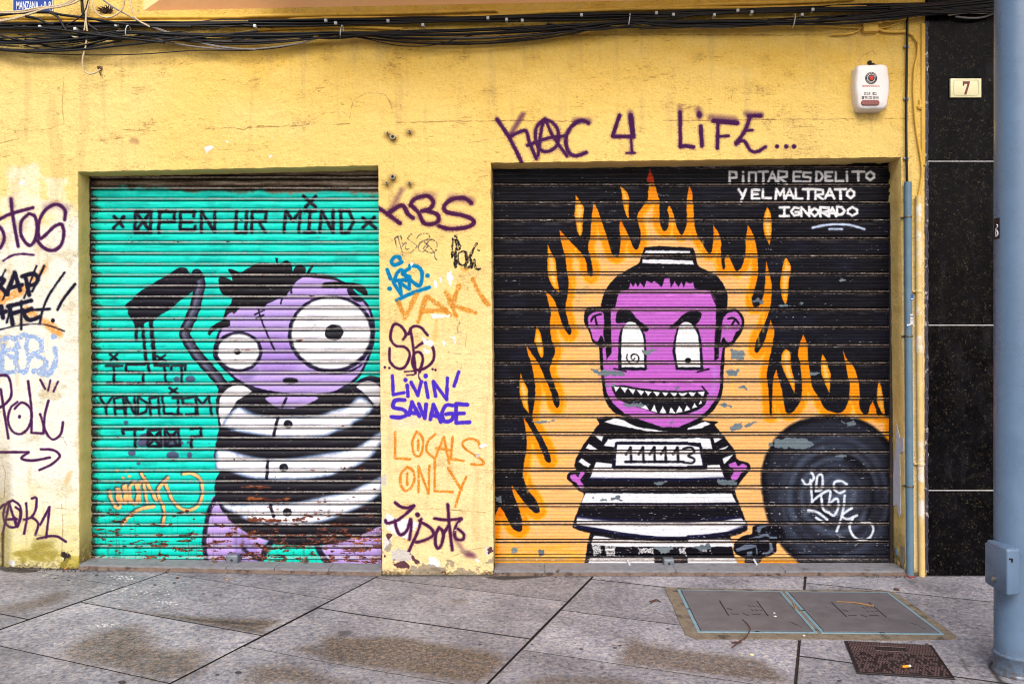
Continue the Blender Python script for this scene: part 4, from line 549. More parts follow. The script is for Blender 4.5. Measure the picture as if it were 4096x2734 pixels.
def granite_mat():
    t = NT("polished black granite"); p = t.pos()
    sp = t.n("TexVoronoi"); sp.inputs["Scale"].default_value = 170; t.l(p, sp.inputs["Vector"])
    cl = t.noise(34, p, 7, .8); big = t.noise(5, p, 4)
    m = t.n("Math", operation='MULTIPLY'); t.l(t.ramp(cl, [(.50, 0), (.66, 1)]), m.inputs[0]); t.l(t.ramp(t.noise(90, p, 4, .7), [(.5, 0), (.62, 1)]), m.inputs[1])
    fl = t.ramp(sp.outputs["Color"], [(.0, lin((112, 96, 62))), (.5, lin((58, 62, 66))), (1, lin((134, 112, 74)))])
    col = t.mixc(m.outputs[0], t.ramp(big, [(.35, lin((4, 4, 6))), (.65, lin((13, 13, 17)))]), fl)
    sme = t.ramp(t.noise(2.2, t.scaled(p, (1.6, 1, .5)), 8, .75), [(.52, 0), (.75, .35)]); col = t.mixc(sme, col, lin((62, 62, 68)))
    t.l(col, t.b.inputs["Base Color"]); t.l(t.ramp(t.noise(7, p, 6), [(.35, .12), (.65, .4)]), t.b.inputs["Roughness"]); t.b.inputs["Specular IOR Level"].default_value = .05
    return t.m
def paving_mat(img):
    t = NT("grey granite paving"); p = t.pos(); g = t.n("NewGeometry")
    tx = t.n("TexImage", image=img, extension='EXTEND'); uv = t.n("UVMap", uv_map="paint"); t.l(uv.outputs[0], tx.inputs[0])
    s = t.n("SeparateColor"); t.l(tx.outputs[0], s.inputs[0])
    sp = t.n("TexVoronoi"); sp.inputs["Scale"].default_value = 70; t.l(p, sp.inputs["Vector"])
    fle = t.ramp(sp.outputs["Color"], [(.05, lin((82, 86, 100))), (.4, lin((152, 154, 166))), (.65, lin((178, 178, 186))), (.95, lin((216, 198, 184)))])
    col = t.mixc(.62, fle, t.ramp(t.noise(34, p, 7, .8), [(.36, lin((80, 84, 98))), (.5, lin((158, 158, 168))), (.64, lin((216, 208, 202)))]))
    isl = t.ramp(g.outputs["Random Per Island"], [(0, .74), (1, 1.06)]); col = t.mixc(1.0, col, isl, 'MULTIPLY')
    broad = t.ramp(t.noise(1.8, p, 8, .68), [(.36, (.62, .61, .63, 1)), (.6, (1.06, 1.05, 1.05, 1))]); col = t.mixc(1.0, col, broad, 'MULTIPLY')
    wet = t.ramp(t.noise(46, p, 7, .85), [(.42, lin((20, 24, 24))), (.5, lin((88, 76, 60))), (.62, lin((168, 134, 100)))])
    def k(out, a, b, amt, na=1.5):
        n_ = t.noise(19, p, 9, .85); ad = t.n("Math", operation='ADD'); t.l(out, ad.inputs[0]); sb = t.n("Math", operation='MULTIPLY_ADD'); t.l(n_, sb.inputs[0]); sb.inputs[1].default_value = na; sb.inputs[2].default_value = -na / 2
        t.l(sb.outputs[0], ad.inputs[1]); mu = t.n("Math", operation='MULTIPLY'); t.l(t.ramp(ad.outputs[0], [(a, 0), (b, amt)]), mu.inputs[0]); t.l(t.ramp(out, [(.02, 0), (.12, 1)]), mu.inputs[1]); return mu.outputs[0]
    col = t.mixc(k(s.outputs[0], .1, .95, .8), col, wet)
    col = t.mixc(k(s.outputs[1], .25, .6, .92, .6), col, lin((52, 50, 50)))
    col = t.mixc(k(s.outputs[2], .35, .6, .85, .5), col, lin((232, 232, 230)))
    col = t.mixc(t.ramp(t.noise(13, p, 3), [(.70, 0), (.74, .5)]), col, lin((72, 70, 74)))
    col = t.mixc(t.ramp(t.noise(2.4, p, 9, .72), [(.52, 0), (.68, .55)]), col, t.mixc(1.0, col, (.52, .51, .53, 1), 'MULTIPLY'))
    t.l(col, t.b.inputs["Base Color"])
    t.l(t.ramp(t.noise(20, p, 5), [(.3, .5), (.7, .8)]), t.b.inputs["Roughness"]); t.b.inputs["Specular IOR Level"].default_value = .35
    t.bump(t.noise(160, p, 4), .0012, 1, t.bump(t.noise(30, p, 5), .0015)); return t.m
# ------------------------------------------------------------------ mesh helpers
class MB:
    """collects shapes given in world coordinates and links them as one mesh object"""
    def __init__(s): s.bm = bmesh.new()
    def faces(s, vs, fs):
        v = [s.bm.verts.new(p) for p in vs]
        for f in fs:
            try: s.bm.faces.new([v[i] for i in f])
            except ValueError: pass
        return v
    def box(s, a, b, bev=0.0, seg=2, warp=None):
        x0, y0, z0 = a; x1, y1, z1 = b
        t = bmesh.new(); v = [t.verts.new(p) for p in [(x0, y0, z0), (x1, y0, z0), (x1, y1, z0), (x0, y1, z0), (x0, y0, z1), (x1, y0, z1), (x1, y1, z1), (x0, y1, z1)]]
        for f in [(3, 2, 1, 0), (4, 5, 6, 7), (0, 1, 5, 4), (1, 2, 6, 5), (2, 3, 7, 6), (3, 0, 4, 7)]: t.faces.new([v[i] for i in f])
        if bev: bmesh.ops.bevel(t, geom=list(t.edges), offset=bev, segments=seg, affect='EDGES', profile=.5)
        s.merge(t, warp); return s
    def merge(s, t, warp=None):
        m = {}
        for v in t.verts: m[v] = s.bm.verts.new(warp(v.co) if warp else v.co)
        for f in t.faces:
            try: s.bm.faces.new([m[v] for v in f.verts]).material_index = f.material_index
            except ValueError: pass
        t.free()
    def tube(s, pts, r, n=8, caps=True):
        pts = [Vector(p) for p in pts]; rings = []; up_ = Vector((0, 0, 1))
        for i, p in enumerate(pts):
            d = (pts[min(i + 1, len(pts) - 1)] - pts[max(i - 1, 0)]).normalized()
            a = d.cross(up_) if abs(d.z) < .95 else d.cross(Vector((0, 1, 0))); a.normalize(); b = d.cross(a)
            rr = r[i] if isinstance(r, (list, tuple)) else r
            rings.append([s.bm.verts.new(p + a * (rr * math.cos(2 * math.pi * k / n)) + b * (rr * math.sin(2 * math.pi * k / n))) for k in range(n)])
        for q, w in zip(rings[:-1], rings[1:]):
            for k in range(n): s.bm.faces.new([q[k], q[(k + 1) % n], w[(k + 1) % n], w[k]])
        if caps: s.bm.faces.new(rings[0][::-1]); s.bm.faces.new(rings[-1])
        return s
    def lathe(s, c, prof, n=32, axis='Z'):
        rings = []
        for r, h in prof:
            ring = []
            for k in range(n):
                a = 2 * math.pi * k / n; u, v = r * math.cos(a), r * math.sin(a)
                ring.append(s.bm.verts.new(Vector(c) + (Vector((u, v, h)) if axis == 'Z' else Vector((u, -h, v)))))
            rings.append(ring)
        for q, w in zip(rings[:-1], rings[1:]):
            for k in range(n): s.bm.faces.new([q[k], q[(k + 1) % n], w[(k + 1) % n], w[k]])
        s.bm.faces.new(rings[0][::-1]); s.bm.faces.new(rings[-1]); return s
    def prism(s, pts, off, bev=0.0, seg=2):
        """closed outline of points pushed along off"""
        t = bmesh.new(); off = Vector(off); a = [t.verts.new(p) for p in pts]; b = [t.verts.new(Vector(p) + off) for p in pts]; n = len(pts)
        t.faces.new(a[::-1]); t.faces.new(b)
        for i in range(n): t.faces.new([a[i], a[(i + 1) % n], b[(i + 1) % n], b[i]])
        bmesh.ops.recalc_face_normals(t, faces=list(t.faces))
        if bev: bmesh.ops.bevel(t, geom=list(t.edges), offset=bev, segments=seg, affect='EDGES', profile=.5)
        s.merge(t); return s
    def build(s, name, mat, parent=None, smooth=True, base=None, angle=40, fix=True):
        if fix: bmesh.ops.recalc_face_normals(s.bm, faces=list(s.bm.faces))
        me = bpy.data.meshes.new(name)
        if parent is not None: o0 = world_loc(parent)
        elif base is not None: o0 = Vector(base)
        else:
            vs = [v.co for v in s.bm.verts]; o0 = Vector(((min(v.x for v in vs) + max(v.x for v in vs)) / 2, (min(v.y for v in vs) + max(v.y for v in vs)) / 2, min(v.z for v in vs)))
        for v in s.bm.verts: v.co = v.co - o0
        s.bm.to_mesh(me); s.bm.free()
        o = bpy.data.objects.new(name, me); COL.objects.link(o)
        for m in (mat if isinstance(mat, (list, tuple)) else [mat]): me.materials.append(m)
        if smooth:
            me.polygons.foreach_set('use_smooth', [True] * len(me.polygons)); me.set_sharp_from_angle(angle=math.radians(angle))
        if parent is not None: o.parent = parent
        else: o.location = o0
        return o
LOC = {}
def world_loc(o):
    v = Vector(o.location)
    while o.parent is not None: o = o.parent; v = v + Vector(o.location)
    return v
def tag(o, label, cat, group=None, kind=None):
    o['label'] = label; o['category'] = cat
    if group: o['group'] = group
    if kind: o['kind'] = kind
    return o
def thing(name, label, cat, loc, group=None):
    o = bpy.data.objects.new(name, None); o.empty_display_size = .1; COL.objects.link(o); o.location = loc
    return tag(o, label, cat, group)
def struct(o): o['kind'] = 'structure'; return o
def text_mesh(name, s, size, center, mat, parent, sx=1.0, bold=0.0, depth=.0006, fit=0):
    c = bpy.data.curves.new(name, 'FONT'); c.body = s; c.size = size; c.align_x = 'CENTER'; c.align_y = 'CENTER'; c.extrude = depth; c.offset = bold; c.resolution_u = 3
    o = bpy.data.objects.new(name, c); COL.objects.link(o); bpy.context.view_layer.update()
    me = bpy.data.meshes.new_from_object(o.evaluated_get(bpy.context.evaluated_depsgraph_get())); bpy.data.objects.remove(o)
    d = Vector(center) - world_loc(parent)
    if fit: sx = fit / (max(v.co.x for v in me.vertices) - min(v.co.x for v in me.vertices))
    for v in me.vertices: v.co = Vector((v.co.x * sx, -v.co.z, v.co.y)) + d
    me.materials.clear(); me.materials.append(mat); q = bpy.data.objects.new(name, me); COL.objects.link(q); q.parent = parent; return q
def set_uv(o, fn):
    me = o.data; uv = me.uv_layers.new(name="paint"); off = world_loc(o)
    li = np.empty(len(me.loops), np.int32); me.loops.foreach_get('vertex_index', li)
    co = np.empty(len(me.vertices) * 3, np.float32); me.vertices.foreach_get('co', co); co = co.reshape(-1, 3)[li] + np.array(off, np.float32)
    u, v = fn(co); uv.data.foreach_set('uv', np.stack([u, v], 1).astype(np.float32).ravel())
def plane_uv(cv, depth):
    t = (ZC + depth) / FPX
    def f(co):
        px = co[:, 0] / t + PX; py = PY - (co[:, 2] - EYE) / t
        return (px - cv.x0) / (cv.x1 - cv.x0), 1 - (py - cv.y0) / (cv.y1 - cv.y0)
    return f
# ------------------------------------------------------------------ setting: ground and paving
DL, DR = .155, .185
cvL = paint_left(); cvR = paint_right(); cvW = paint_wall()
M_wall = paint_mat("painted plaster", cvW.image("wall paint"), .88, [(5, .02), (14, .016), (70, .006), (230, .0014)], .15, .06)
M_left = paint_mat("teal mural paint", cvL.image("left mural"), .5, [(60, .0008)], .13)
M_right = paint_mat("black mural paint", cvR.image("right mural"), .36, [(60, .0005)], .13)
M_rev = reveal_mat()
M_dirt = plain("dirty bedding", (52, 46, 42), .95, .3, 20, bump=.004)
b = MB(); xs = [-60, -30, -14, -8, -4, -2.5, -1.0, 2, 6, 14, 30, 60]; ys = [-60, -20, -6, -2, .35]
v = [[b.bm.verts.new((x, y, slope(max(x, -9)) - .012)) for x in xs] for y in ys]
for i in range(len(ys) - 1):
    for j in range(len(xs) - 1): b.bm.faces.new([v[i][j], v[i][j + 1], v[i + 1][j + 1], v[i + 1][j]])
struct(b.build("ground", M_dirt, base=(0, 0, 0), smooth=False))
TH = math.radians(20.4)
ua, vb = Vector((math.sin(TH), math.cos(TH))), Vector((-math.cos(TH), math.sin(TH)))
def uvp(p): q = Vector((p.x, p.y)); return q.dot(ua), q.dot(vb)
def gp(tf, pts): return [G(*p) for p in tf(pts)]
colA = [gp(G1, [(545, 460), (840, 350), (1160, 237)]), gp(G2, [(0, 468), (370, 275)]) + gp(G1, [(1770, 682)]), gp(G2, [(1085, 1005), (1375, 700), (1640, 450), (1835, 262)]), [G(1847, 1330), G(1836, 1469), G(1822, 1568)]]
VA = [sum(uvp(p)[1] for p in c) / len(c) for c in colA]
stepA = (VA[3] - VA[0]) / 3
lines = [gp(G1, [(270, 262), (840, 350)]) , gp(G1, [(545, 460), (1770, 682)]), gp(G2, [(0, 505), (1375, 700)]), gp(G2, [(1585, 510), (2349, 605)]), gp(G3, [(1690, 380), (2180, 425)])]
UB = [sum(uvp(p)[0] for p in c) / len(c) for c in lines]
PER = .646
edges = [VA[0] - k * stepA for k in range(9, 0, -1)] + VA + [VA[3] + k * stepA for k in range(1, 8)]
gcv = Canvas(0, 0, 9.0, 3.0, 260, (0, 0, 0))     # stains in plan: x + 4.6, y + 2.6
def gpoly(tf, pts, ch, al=1, soft=.05, smooth=True):
    q = [(p.x + 4.6, p.y + 2.6) for p in gp(tf, pts)]
    t = Canvas.__new__(Canvas); t.__dict__ = dict(gcv.__dict__); c = [0, 0, 0]; keep = gcv.c.copy(); c[ch] = 255
    sd_, w0 = gcv.sdf(spline(q, True, .02) if smooth else q, soft * 3); a, b_, cc, d = w0
    if b_ > a and d > cc: gcv.c[cc:d, a:b_, ch] = np.maximum(gcv.c[cc:d, a:b_, ch], np.clip(.5 - sd_ / (2 * soft), 0, 1) * al)
gpoly(G1, [(400, 830), (560, 690), (850, 620), (1000, 640), (1100, 760), (1380, 760), (1390, 880), (1300, 950), (1050, 980), (700, 900)], 0, .85, .07)
gpoly(G1, [(850, 512), (1000, 530), (1400, 560), (1880, 575), (1880, 590), (1790, 640), (1770, 675), (1400, 612)], 0, .9, .03)
gpoly(G1, [(1100, 540), (1400, 575), (1800, 600), (1780, 615), (1400, 600)], 1, .5, .02)
gpoly(G1, [(760, 640), (900, 650), (900, 800), (1200, 800), (1350, 900), (1250, 930), (950, 790)], 1, .42, .08)
gpoly(G1, [(0, 480), (200, 450), (380, 390), (460, 430), (250, 500), (0, 530)], 0, .7, .06)
gpoly(G1, [(1640, 980), (1700, 890), (1900, 880), (2060, 900), (2200, 960), (2349, 1007), (1650, 1007)], 0, .8, .06); gpoly(G1, [(1960, 770), (2100, 740), (2349, 770), (2349, 880), (2100, 820)], 0, .75, .04)
gpoly(G2, [(0, 690), (250, 690), (500, 685), (740, 730), (1000, 770), (1150, 800), (1210, 850), (1080, 980), (900, 990), (500, 925), (0, 840)], 0, .95, .05)
gpoly(G2, [(70, 650), (180, 640), (190, 680), (80, 690)], 1, .5, .03); gpoly(G2, [(830, 450), (930, 435), (970, 450), (880, 470)], 0, .6, .03)
gpoly(G2, [(2000, 740), (2349, 740), (2349, 930), (2000, 850)], 0, .65, .08); gpoly(G2, [(1350, 1007), (1500, 960), (1900, 965), (2100, 1007)], 0, .8, .05)
gpoly(G3, [(-100, 640), (0, 690), (300, 730), (700, 790), (850, 900), (830, 935), (500, 900), (0, 840), (-200, 800)], 0, .9, .05)
gpoly(G3, [(1940, 780), (1990, 800), (2010, 870), (1980, 860)], 1, .55, .02); gpoly(G3, [(2120, 830), (2180, 800), (2200, 900), (2250, 940), (2200, 940)], 1, .8, .02); gpoly(G3, [(2180, 720), (2100, 790), (2000, 770), (2010, 720)], 1, .35, .06)
gpoly(G2, [(1060, 285), (1200, 280), (1540, 255), (1500, 285), (1200, 310)], 1, .75, .02); gpoly(G1, [(0, 225), (260, 235), (200, 262), (30, 255)], 1, .7, .02); gpoly(G2, [(1180, 265), (1830, 262), (1650, 420), (1300, 380)], 1, .28, .12)
gpoly(G2, [(400, 310), (700, 330), (900, 370), (600, 420), (250, 380)], 1, .26, .12); gpoly(G3, [(1560, 270), (1700, 280), (1690, 360), (1600, 300)], 1, .4, .05)
for tf, p, r in [(G1, (1600, 930), 22), (G1, (1460, 945), 14), (G1, (820, 995), 30), (G1, (1190, 298), 10), (G1, (1170, 328), 12), (G1, (1040, 342), 12), (G1, (650, 275), 12), (G1, (460, 312), 10), (G1, (370, 300), 10), (G1, (1880, 304), 9), (G2, (1040, 740), 13), (G2, (1720, 770), 14), (G2, (1945, 762), 14), (G2, (1980, 745), 12), (G2, (1408, 820), 9), (G2, (2300, 634), 11), (G3, (120, 592), 11), (G3, (1190, 917), 14), (G3, (1010, 930), 9), (G3, (1740, 690), 10), (G2, (1390, 738), 8)]:
    gpoly(tf, [(p[0] + r * math.cos(a), p[1] + r * .42 * math.sin(a)) for a in np.linspace(0, 6, 10)], 1, 1, .008)
for k in range(46):
    x, y = random.gauss(960, 110), random.gauss(385, 40); r = random.uniform(3, 9); gpoly(G1, [(x + r * math.cos(a), y + r * .4 * math.sin(a)) for a in np.linspace(0, 6, 7)], 2, 1, .006)
for x0, y0, n in [(820, 292, 16), (1150, 462, 10), (700, 612, 12)]:
    for k in range(n):
        x, y = random.gauss(x0, 35), random.gauss(y0, 6); gpoly(G1, [(x + 7 * math.cos(a), y + 3 * math.sin(a)) for a in np.linspace(0, 6, 7)], 2, 1, .006)
def gline(a, b_, w, al):
    n = max(2, int((b_ - a).length / .05)); q = [(a.x + (b_.x - a.x) * i / n + 4.6, a.y + (b_.y - a.y) * i / n + 2.6) for i in range(n + 1)]
    di, w0 = gcv.dist(q, w * 3); x0, x1, y0, y1 = w0
    if x1 > x0 and y1 > y0: gcv.c[y0:y1, x0:x1, 1] = np.maximum(gcv.c[y0:y1, x0:x1, 1], np.clip(1 - di / (w * 2), 0, 1) * al)
for c in range(len(edges)):
    gline(ua * -6 + vb * edges[c], ua * 2 + vb * edges[c], .013, .52)
    if c < len(edges) - 1:
        ci = c - 8; u0 = UB[ci] if 0 <= ci < 5 else UB[ci % 5] + .2
        for k in range(-10, 8): gline(ua * (u0 + k * PER) + vb * edges[c], ua * (u0 + k * PER) + vb * edges[c + 1], .010, .36)
gline(Vector((-4.6, -.01)), Vector((4.4, -.01)), .035, .62)
for k in range(40): x = random.uniform(-4, 3.4); gline(Vector((x, -.02)), Vector((x + random.uniform(-.2, .2), -.02 - random.uniform(.0, .03))), random.uniform(.02, .06), .45)
stain = bpy.data.images.new("stain map", gcv.w, gcv.h); _b = np.ones((gcv.h, gcv.w, 4), np.float32); _b[..., :3] = gcv.c; stain.colorspace_settings.name = 'Non-Color'; stain.pixels.foreach_set(_b.ravel()); stain.update(); stain.pack()
M_pave = paving_mat(stain); M_side = plain("dirty slab edge", (44, 40, 38), .95, .3, 30)
b = MB()
for c in range(len(edges) - 1):
    v0, v1 = sorted((edges[c], edges[c + 1])); ci = c - 8     # column 0 lies left of the first measured joint
    u0 = UB[ci] if 0 <= ci < 5 else UB[ci % 5] + .2
    for k in range(-30, 14):
        a0 = u0 + k * PER; a1 = a0 + PER
        cen = ua * ((a0 + a1) / 2) + vb * ((v0 + v1) / 2)
        if cen.y > .9 or cen.y < -9 or abs(cen.x) > 9: continue
        j = .0046; g_ = .0076
        dz = random.uniform(-.0012, .0012)
        corners = [ua * (a0 + j) + vb * (v0 + g_), ua * (a1 - j) + vb * (v0 + g_), ua * (a1 - j) + vb * (v1 - g_), ua * (a0 + j) + vb * (v1 - g_)]
        t = bmesh.new(); vs = [t.verts.new((p.x, p.y, 0)) for p in corners]; f = t.faces.new(vs)
        if f.normal.z < 0 or True: f.normal_update()
        if f.normal.z < 0: f.normal_flip()
        # keep only what lies in front of the thresholds
        bmesh.ops.bisect_plane(t, geom=list(t.verts) + list(t.edges) + list(t.faces), plane_co=(0, .03, 0), plane_no=(0, 1, 0), clear_outer=True)
        bmesh.ops.bisect_plane(t, geom=list(t.verts) + list(t.edges) + list(t.faces), plane_co=(-1, 0, 0), plane_no=(1, 0, 0))
        if not t.faces: t.free(); continue
        r = bmesh.ops.extrude_face_region(t, geom=list(t.faces)); top = [q for q in r['geom'] if isinstance(q, bmesh.types.BMVert)]
        for q in top: q.co.z += 0
        low = [q for q in t.verts if q not in set(top)]
        t.faces.ensure_lookup_table()
        for f in t.faces:
            if abs(f.normal.z) < .5 or any(q in low for q in f.verts): f.material_index = 1
        for q in low: q.co.z = -.011
        b.merge(t, lambda co: Vector((co.x, co.y, co.z + slope(co.x) + dz)))
pav = struct(b.build("pavement", [M_pave, M_side], base=(0, 0, 0), smooth=False))
set_uv(pav, lambda co: ((co[:, 0] + 4.6) / 9.0, (co[:, 1] + 2.6) / 3.0))
# ------------------------------------------------------------------ facade wall with its two openings
def pl(pts, n):
    """resample an edge to n points with small plaster wobble"""
    out = []
    for i in range(n):
        t = i / (n - 1); out.append((pts[0][0] + (pts[1][0] - pts[0][0]) * t, pts[0][1] + (pts[1][1] - pts[0][1]) * t))
    return out
OPS = [dict(tl=(178, 394), tr=(868, 379), br=(877.5, 1316), bl=(181, 1300), d=DL), dict(tl=(1125, 373.5), tr=(2067, 360), br=(2079, 1328), bl=(1131.5, 1316), d=DR)]
NV, NH = 90, 80
def wob(k, amp): return amp * (.6 * math.sin(k * 1.7) + .6 * math.sin(k * .61 + 1) + random.uniform(-.7, .7))
for q in OPS:
    q['L'] = [(x + wob(i, .5), y) for i, (x, y) in enumerate(pl([q['tl'], q['bl']], NV))]
    q['R'] = [(x + wob(i + 9, .5), y) for i, (x, y) in enumerate(pl([q['tr'], q['br']], NV))]
    q['T'] = [(x, y + wob(i + 5, .6)) for i, (x, y) in enumerate(pl([q['tl'], q['tr']], NH))]
    q['T'][0] = q['L'][0] = q['tl']; q['T'][-1] = q['R'][0] = q['tr']
b = MB(); cache = {}
def V(px, py, y=0.0):
    k = (round(px, 3), round(py, 3), round(y, 4))
    if k not in cache: cache[k] = b.bm.verts.new(P(px, py) + Vector((0, y, 0)))
    return cache[k]
def quad(*vs):
    vs = [v for i, v in enumerate(vs) if v not in vs[:i]]
    try: b.bm.faces.new(vs)
    except ValueError: pass
XL, XR, TOPY, BOT = -1700, 2122, -520, 1345
def strip(la, lb):
    for i in range(len(la) - 1): quad(V(*la[i]), V(*lb[i]), V(*lb[i + 1]), V(*la[i + 1]))
strip([(XL, p[1]) for p in OPS[0]['L']], OPS[0]['L'])
r_in, l_in = OPS[0]['R'], OPS[1]['L']
strip([(p[0], p[1]) for p in r_in], [(l_in[i][0], l_in[i][1]) for i in range(NV)])
strip(OPS[1]['R'], [(XR + 6 * i / NV, p[1]) for i, p in enumerate(OPS[1]['R'])])
quad(V(*OPS[1]['R'][-1]), V(XR + 6 * (NV - 1) / NV, OPS[1]['R'][-1][1]), V(XR + 6, BOT), V(OPS[1]['R'][-1][0], BOT))
quad(V(XL, OPS[0]['L'][-1][1]), V(*OPS[0]['L'][-1]), V(OPS[0]['L'][-1][0], BOT), V(XL, BOT)); quad(V(*r_in[-1]), V(*l_in[-1]), V(l_in[-1][0], BOT), V(r_in[-1][0], BOT))
strip([(p[0], TOPY) for p in OPS[0]['T']], OPS[0]['T']); strip([(p[0], TOPY) for p in OPS[1]['T']], OPS[1]['T'])
quad(V(XL, TOPY), V(OPS[0]['tl'][0], TOPY), V(*OPS[0]['tl']), V(XL, OPS[0]['tl'][1])); quad(V(OPS[0]['tr'][0], TOPY), V(OPS[1]['tl'][0], TOPY), V(*OPS[1]['tl']), V(*OPS[0]['tr'])); quad(V(OPS[1]['tr'][0], TOPY), V(XR, TOPY), V(XR, OPS[1]['tr'][1]), V(*OPS[1]['tr']))
nfront = len(b.bm.faces); b.bm.faces.ensure_lookup_table()
for q in OPS:
    loop = q['L'][::-1] + q['T'][1:] + q['R'][1:]
    c = Vector(P((q['tl'][0] + q['br'][0]) / 2, (q['tl'][1] + q['br'][1]) / 2))
    prev = None
    for p in loop:
        w = P(*p); ins = (Vector((c.x - w.x, 0, c.z - w.z))).normalized()
        ring = [V(*p), b.bm.verts.new(w + ins * .004 + Vector((0, .006, 0))), b.bm.verts.new(w + ins * .006 + Vector((random.uniform(-.002, .002), .06, random.uniform(-.002, .002)))), b.bm.verts.new(w + ins * .006 + Vector((0, q['d'] + .05, 0)))]
        if prev:
            for i in range(3): f = b.bm.faces.new([prev[i], ring[i], ring[i + 1], prev[i + 1]]); f.material_index = 1 if i else 0
        prev = ring
# side return and back so that the wall has its thickness
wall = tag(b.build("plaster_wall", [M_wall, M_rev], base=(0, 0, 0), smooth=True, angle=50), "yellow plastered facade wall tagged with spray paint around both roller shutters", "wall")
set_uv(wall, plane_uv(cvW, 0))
bb = MB(); bb.box((P(XL, 0).x, .42, -.1), (P(XR, 0).x, .60, P(0, TOPY).z)); bb.build("backing_masonry", M_rev, wall, smooth=False)
# peeled plaster on the right jamb and corner
M_white = plain("bare white filler", (214, 212, 222), .9, .12, 18, bump=.002)
def jamb_patch(pts, mat):
    """flake on the right reveal, outline given as (depth share, photo y)"""
    m = MB(); xr = lambda py: P(OPS[1]['tr'][0] + (OPS[1]['br'][0] - OPS[1]['tr'][0]) * (py - 360) / 968, py).x - .0085
    m.prism([(xr(py), .004 + dd * (DR - .01), EYE - (py - PY) * ZC / FPX) for dd, py in pts], (.006, 0, 0)); return m.build("peeled_patch", mat, wall, smooth=False)
jamb_patch([(.55, 975), (.42, 990), (.3, 1005), (0, 1004), (0, 1035), (.3, 1042), (.3, 1180), (.42, 1192), (.6, 1165), (.95, 1172), (.9, 1100), (.72, 1040), (.6, 1010)], M_white)
jamb_patch([(.05, 1255), (.3, 1258), (.36, 1290), (.22, 1305), (.1, 1288)], plain("grey filler", (150, 138, 124), .9))
jamb_patch([(.7, 1268), (.86, 1272), (.8, 1288), (.68, 1284)], plain("blue undercoat", (92, 132, 160), .9))
# ------------------------------------------------------------------ roller shutters
def curtain(cv, depth, x0, x1, ytop, ybot, off, pitch, prof, name, mat, parent):
    """one slatted curtain; prof is (share of pitch, outward metres) down one slat"""
    t = (ZC + depth) / FPX; rows = []
    k = math.floor((ytop - off) / pitch)
    while off + k * pitch < ybot:
        kick = random.uniform(-.0012, .0012)
        for sh, outw in prof:
            py = off + (k + sh) * pitch
            if ytop <= py <= ybot: rows.append((py, outw + kick))
        k += 1
    nx = 44; xs_ = np.linspace(x0, x1, nx); ph = random.uniform(0, 6)
    m = MB(); grid = []
    for py, outw in rows:
        z = EYE - (py - PY) * t
        grid.append([m.bm.verts.new(((x - PX) * t, depth - outw + .0016 * math.sin(x * .021 + py * .013 + ph) + .0009 * math.sin(x * .07 + py * .31), z + .0008 * math.sin(x * .017 + py * .5))) for x in xs_])
    for q, w in zip(grid[:-1], grid[1:]):
        for i in range(nx - 1): m.bm.faces.new([q[i], w[i], w[i + 1], q[i + 1]])
    o = m.build(name, mat, parent, smooth=True, angle=48, fix=False); set_uv(o, plane_uv(cv, depth)); return o
M_steel = plain("galvanised lock steel", (128, 136, 148), .45, .15, 30, metal=.5)
M_darkmetal = plain("dark guide rail", (52, 44, 38), .6, .3, 20, dirt=((96, 58, 40), .56))
M_peg = plain("pale bolt", (196, 200, 208), .5, .1, 30)
M_rustpeg = plain("rusty bolt", (120, 96, 78), .8, .35, 60)
bul = [(s_, .0115 * math.sqrt(max(0, 1 - ((s_ - .38) / .33) ** 2)) - .002) for s_ in np.linspace(.08, .66, 8)]
profL = [(.0, -.008), (.03, -.008), (.045, -.002)] + bul + [(.685, -.003), (.70, -.002), (.72, .003), (.76, .0062), (.82, .0066), (.88, .005), (.915, .002), (.93, .0), (.955, -.001), (.97, -.008)]
profR = [(.0, -.012), (.035, -.012), (.04, -.002), (.055, .005), (.085, .009), (.12, .008), (.148, .002), (.155, -.008), (.195, -.008), (.20, .0), (.215, .004), (.235, .004), (.25, .002), (.39, .002), (.40, -.0012), (.412, .0032), (.425, .002), (.60, .002), (.61, -.0012), (.622, .0032), (.635, .002), (.80, .002), (.81, -.0012), (.822, .0032), (.835, .002), (.955, .002), (.965, -.012)]
def lock_box(px0, py0, px1, py1, depth, parent, mat):
    a, c = P(px0, py1, depth), P(px1, py0, depth); m = MB(); m.box((a.x, depth - .075, a.z), (c.x, depth - .012, c.z), .008, 3)
    lb = m.build("lock_box", mat, parent); m = MB(); m.lathe(((a.x + c.x) / 2, depth - .075, (a.z + c.z) / 2 + .004), [(.009, -.001), (.009, .002), (.006, .003)], 14, 'Y'); m.box(((a.x + c.x) / 2 - .001, depth - .0786, (a.z + c.z) / 2 - .002), ((a.x + c.x) / 2 + .001, depth - .0776, (a.z + c.z) / 2 + .01)); m.build("keyhole", M_darkmetal, lb)
def peg(px0, py0, px1, py1, depth, parent, mat, r=.008):
    a, c = P(px0, py0, depth - .02), P(px1, py1, depth - .07); m = MB(); m.tube([a, a.lerp(c, .5), c], [r, r, r * .92], 10); m.build("bolt", mat, parent)
sL = thing("roller_shutter", "teal roller shutter painted with a wide-eyed lilac figure and OPEN UR MIND", "roller shutter", P(540, 1290, DL))
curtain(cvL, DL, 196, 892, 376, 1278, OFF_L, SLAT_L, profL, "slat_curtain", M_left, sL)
m = MB(); a, c = P(200, 1292, DL), P(890, 1276, DL); m.box((a.x, DL - .010, a.z), (c.x, DL + .03, c.z), .004, 2, lambda v: v + Vector((0, .0015 * math.sin(v.x * 9), 0))); bbL = m.build("bottom_bar", M_left, sL); set_uv(bbL, plane_uv(cvL, DL))
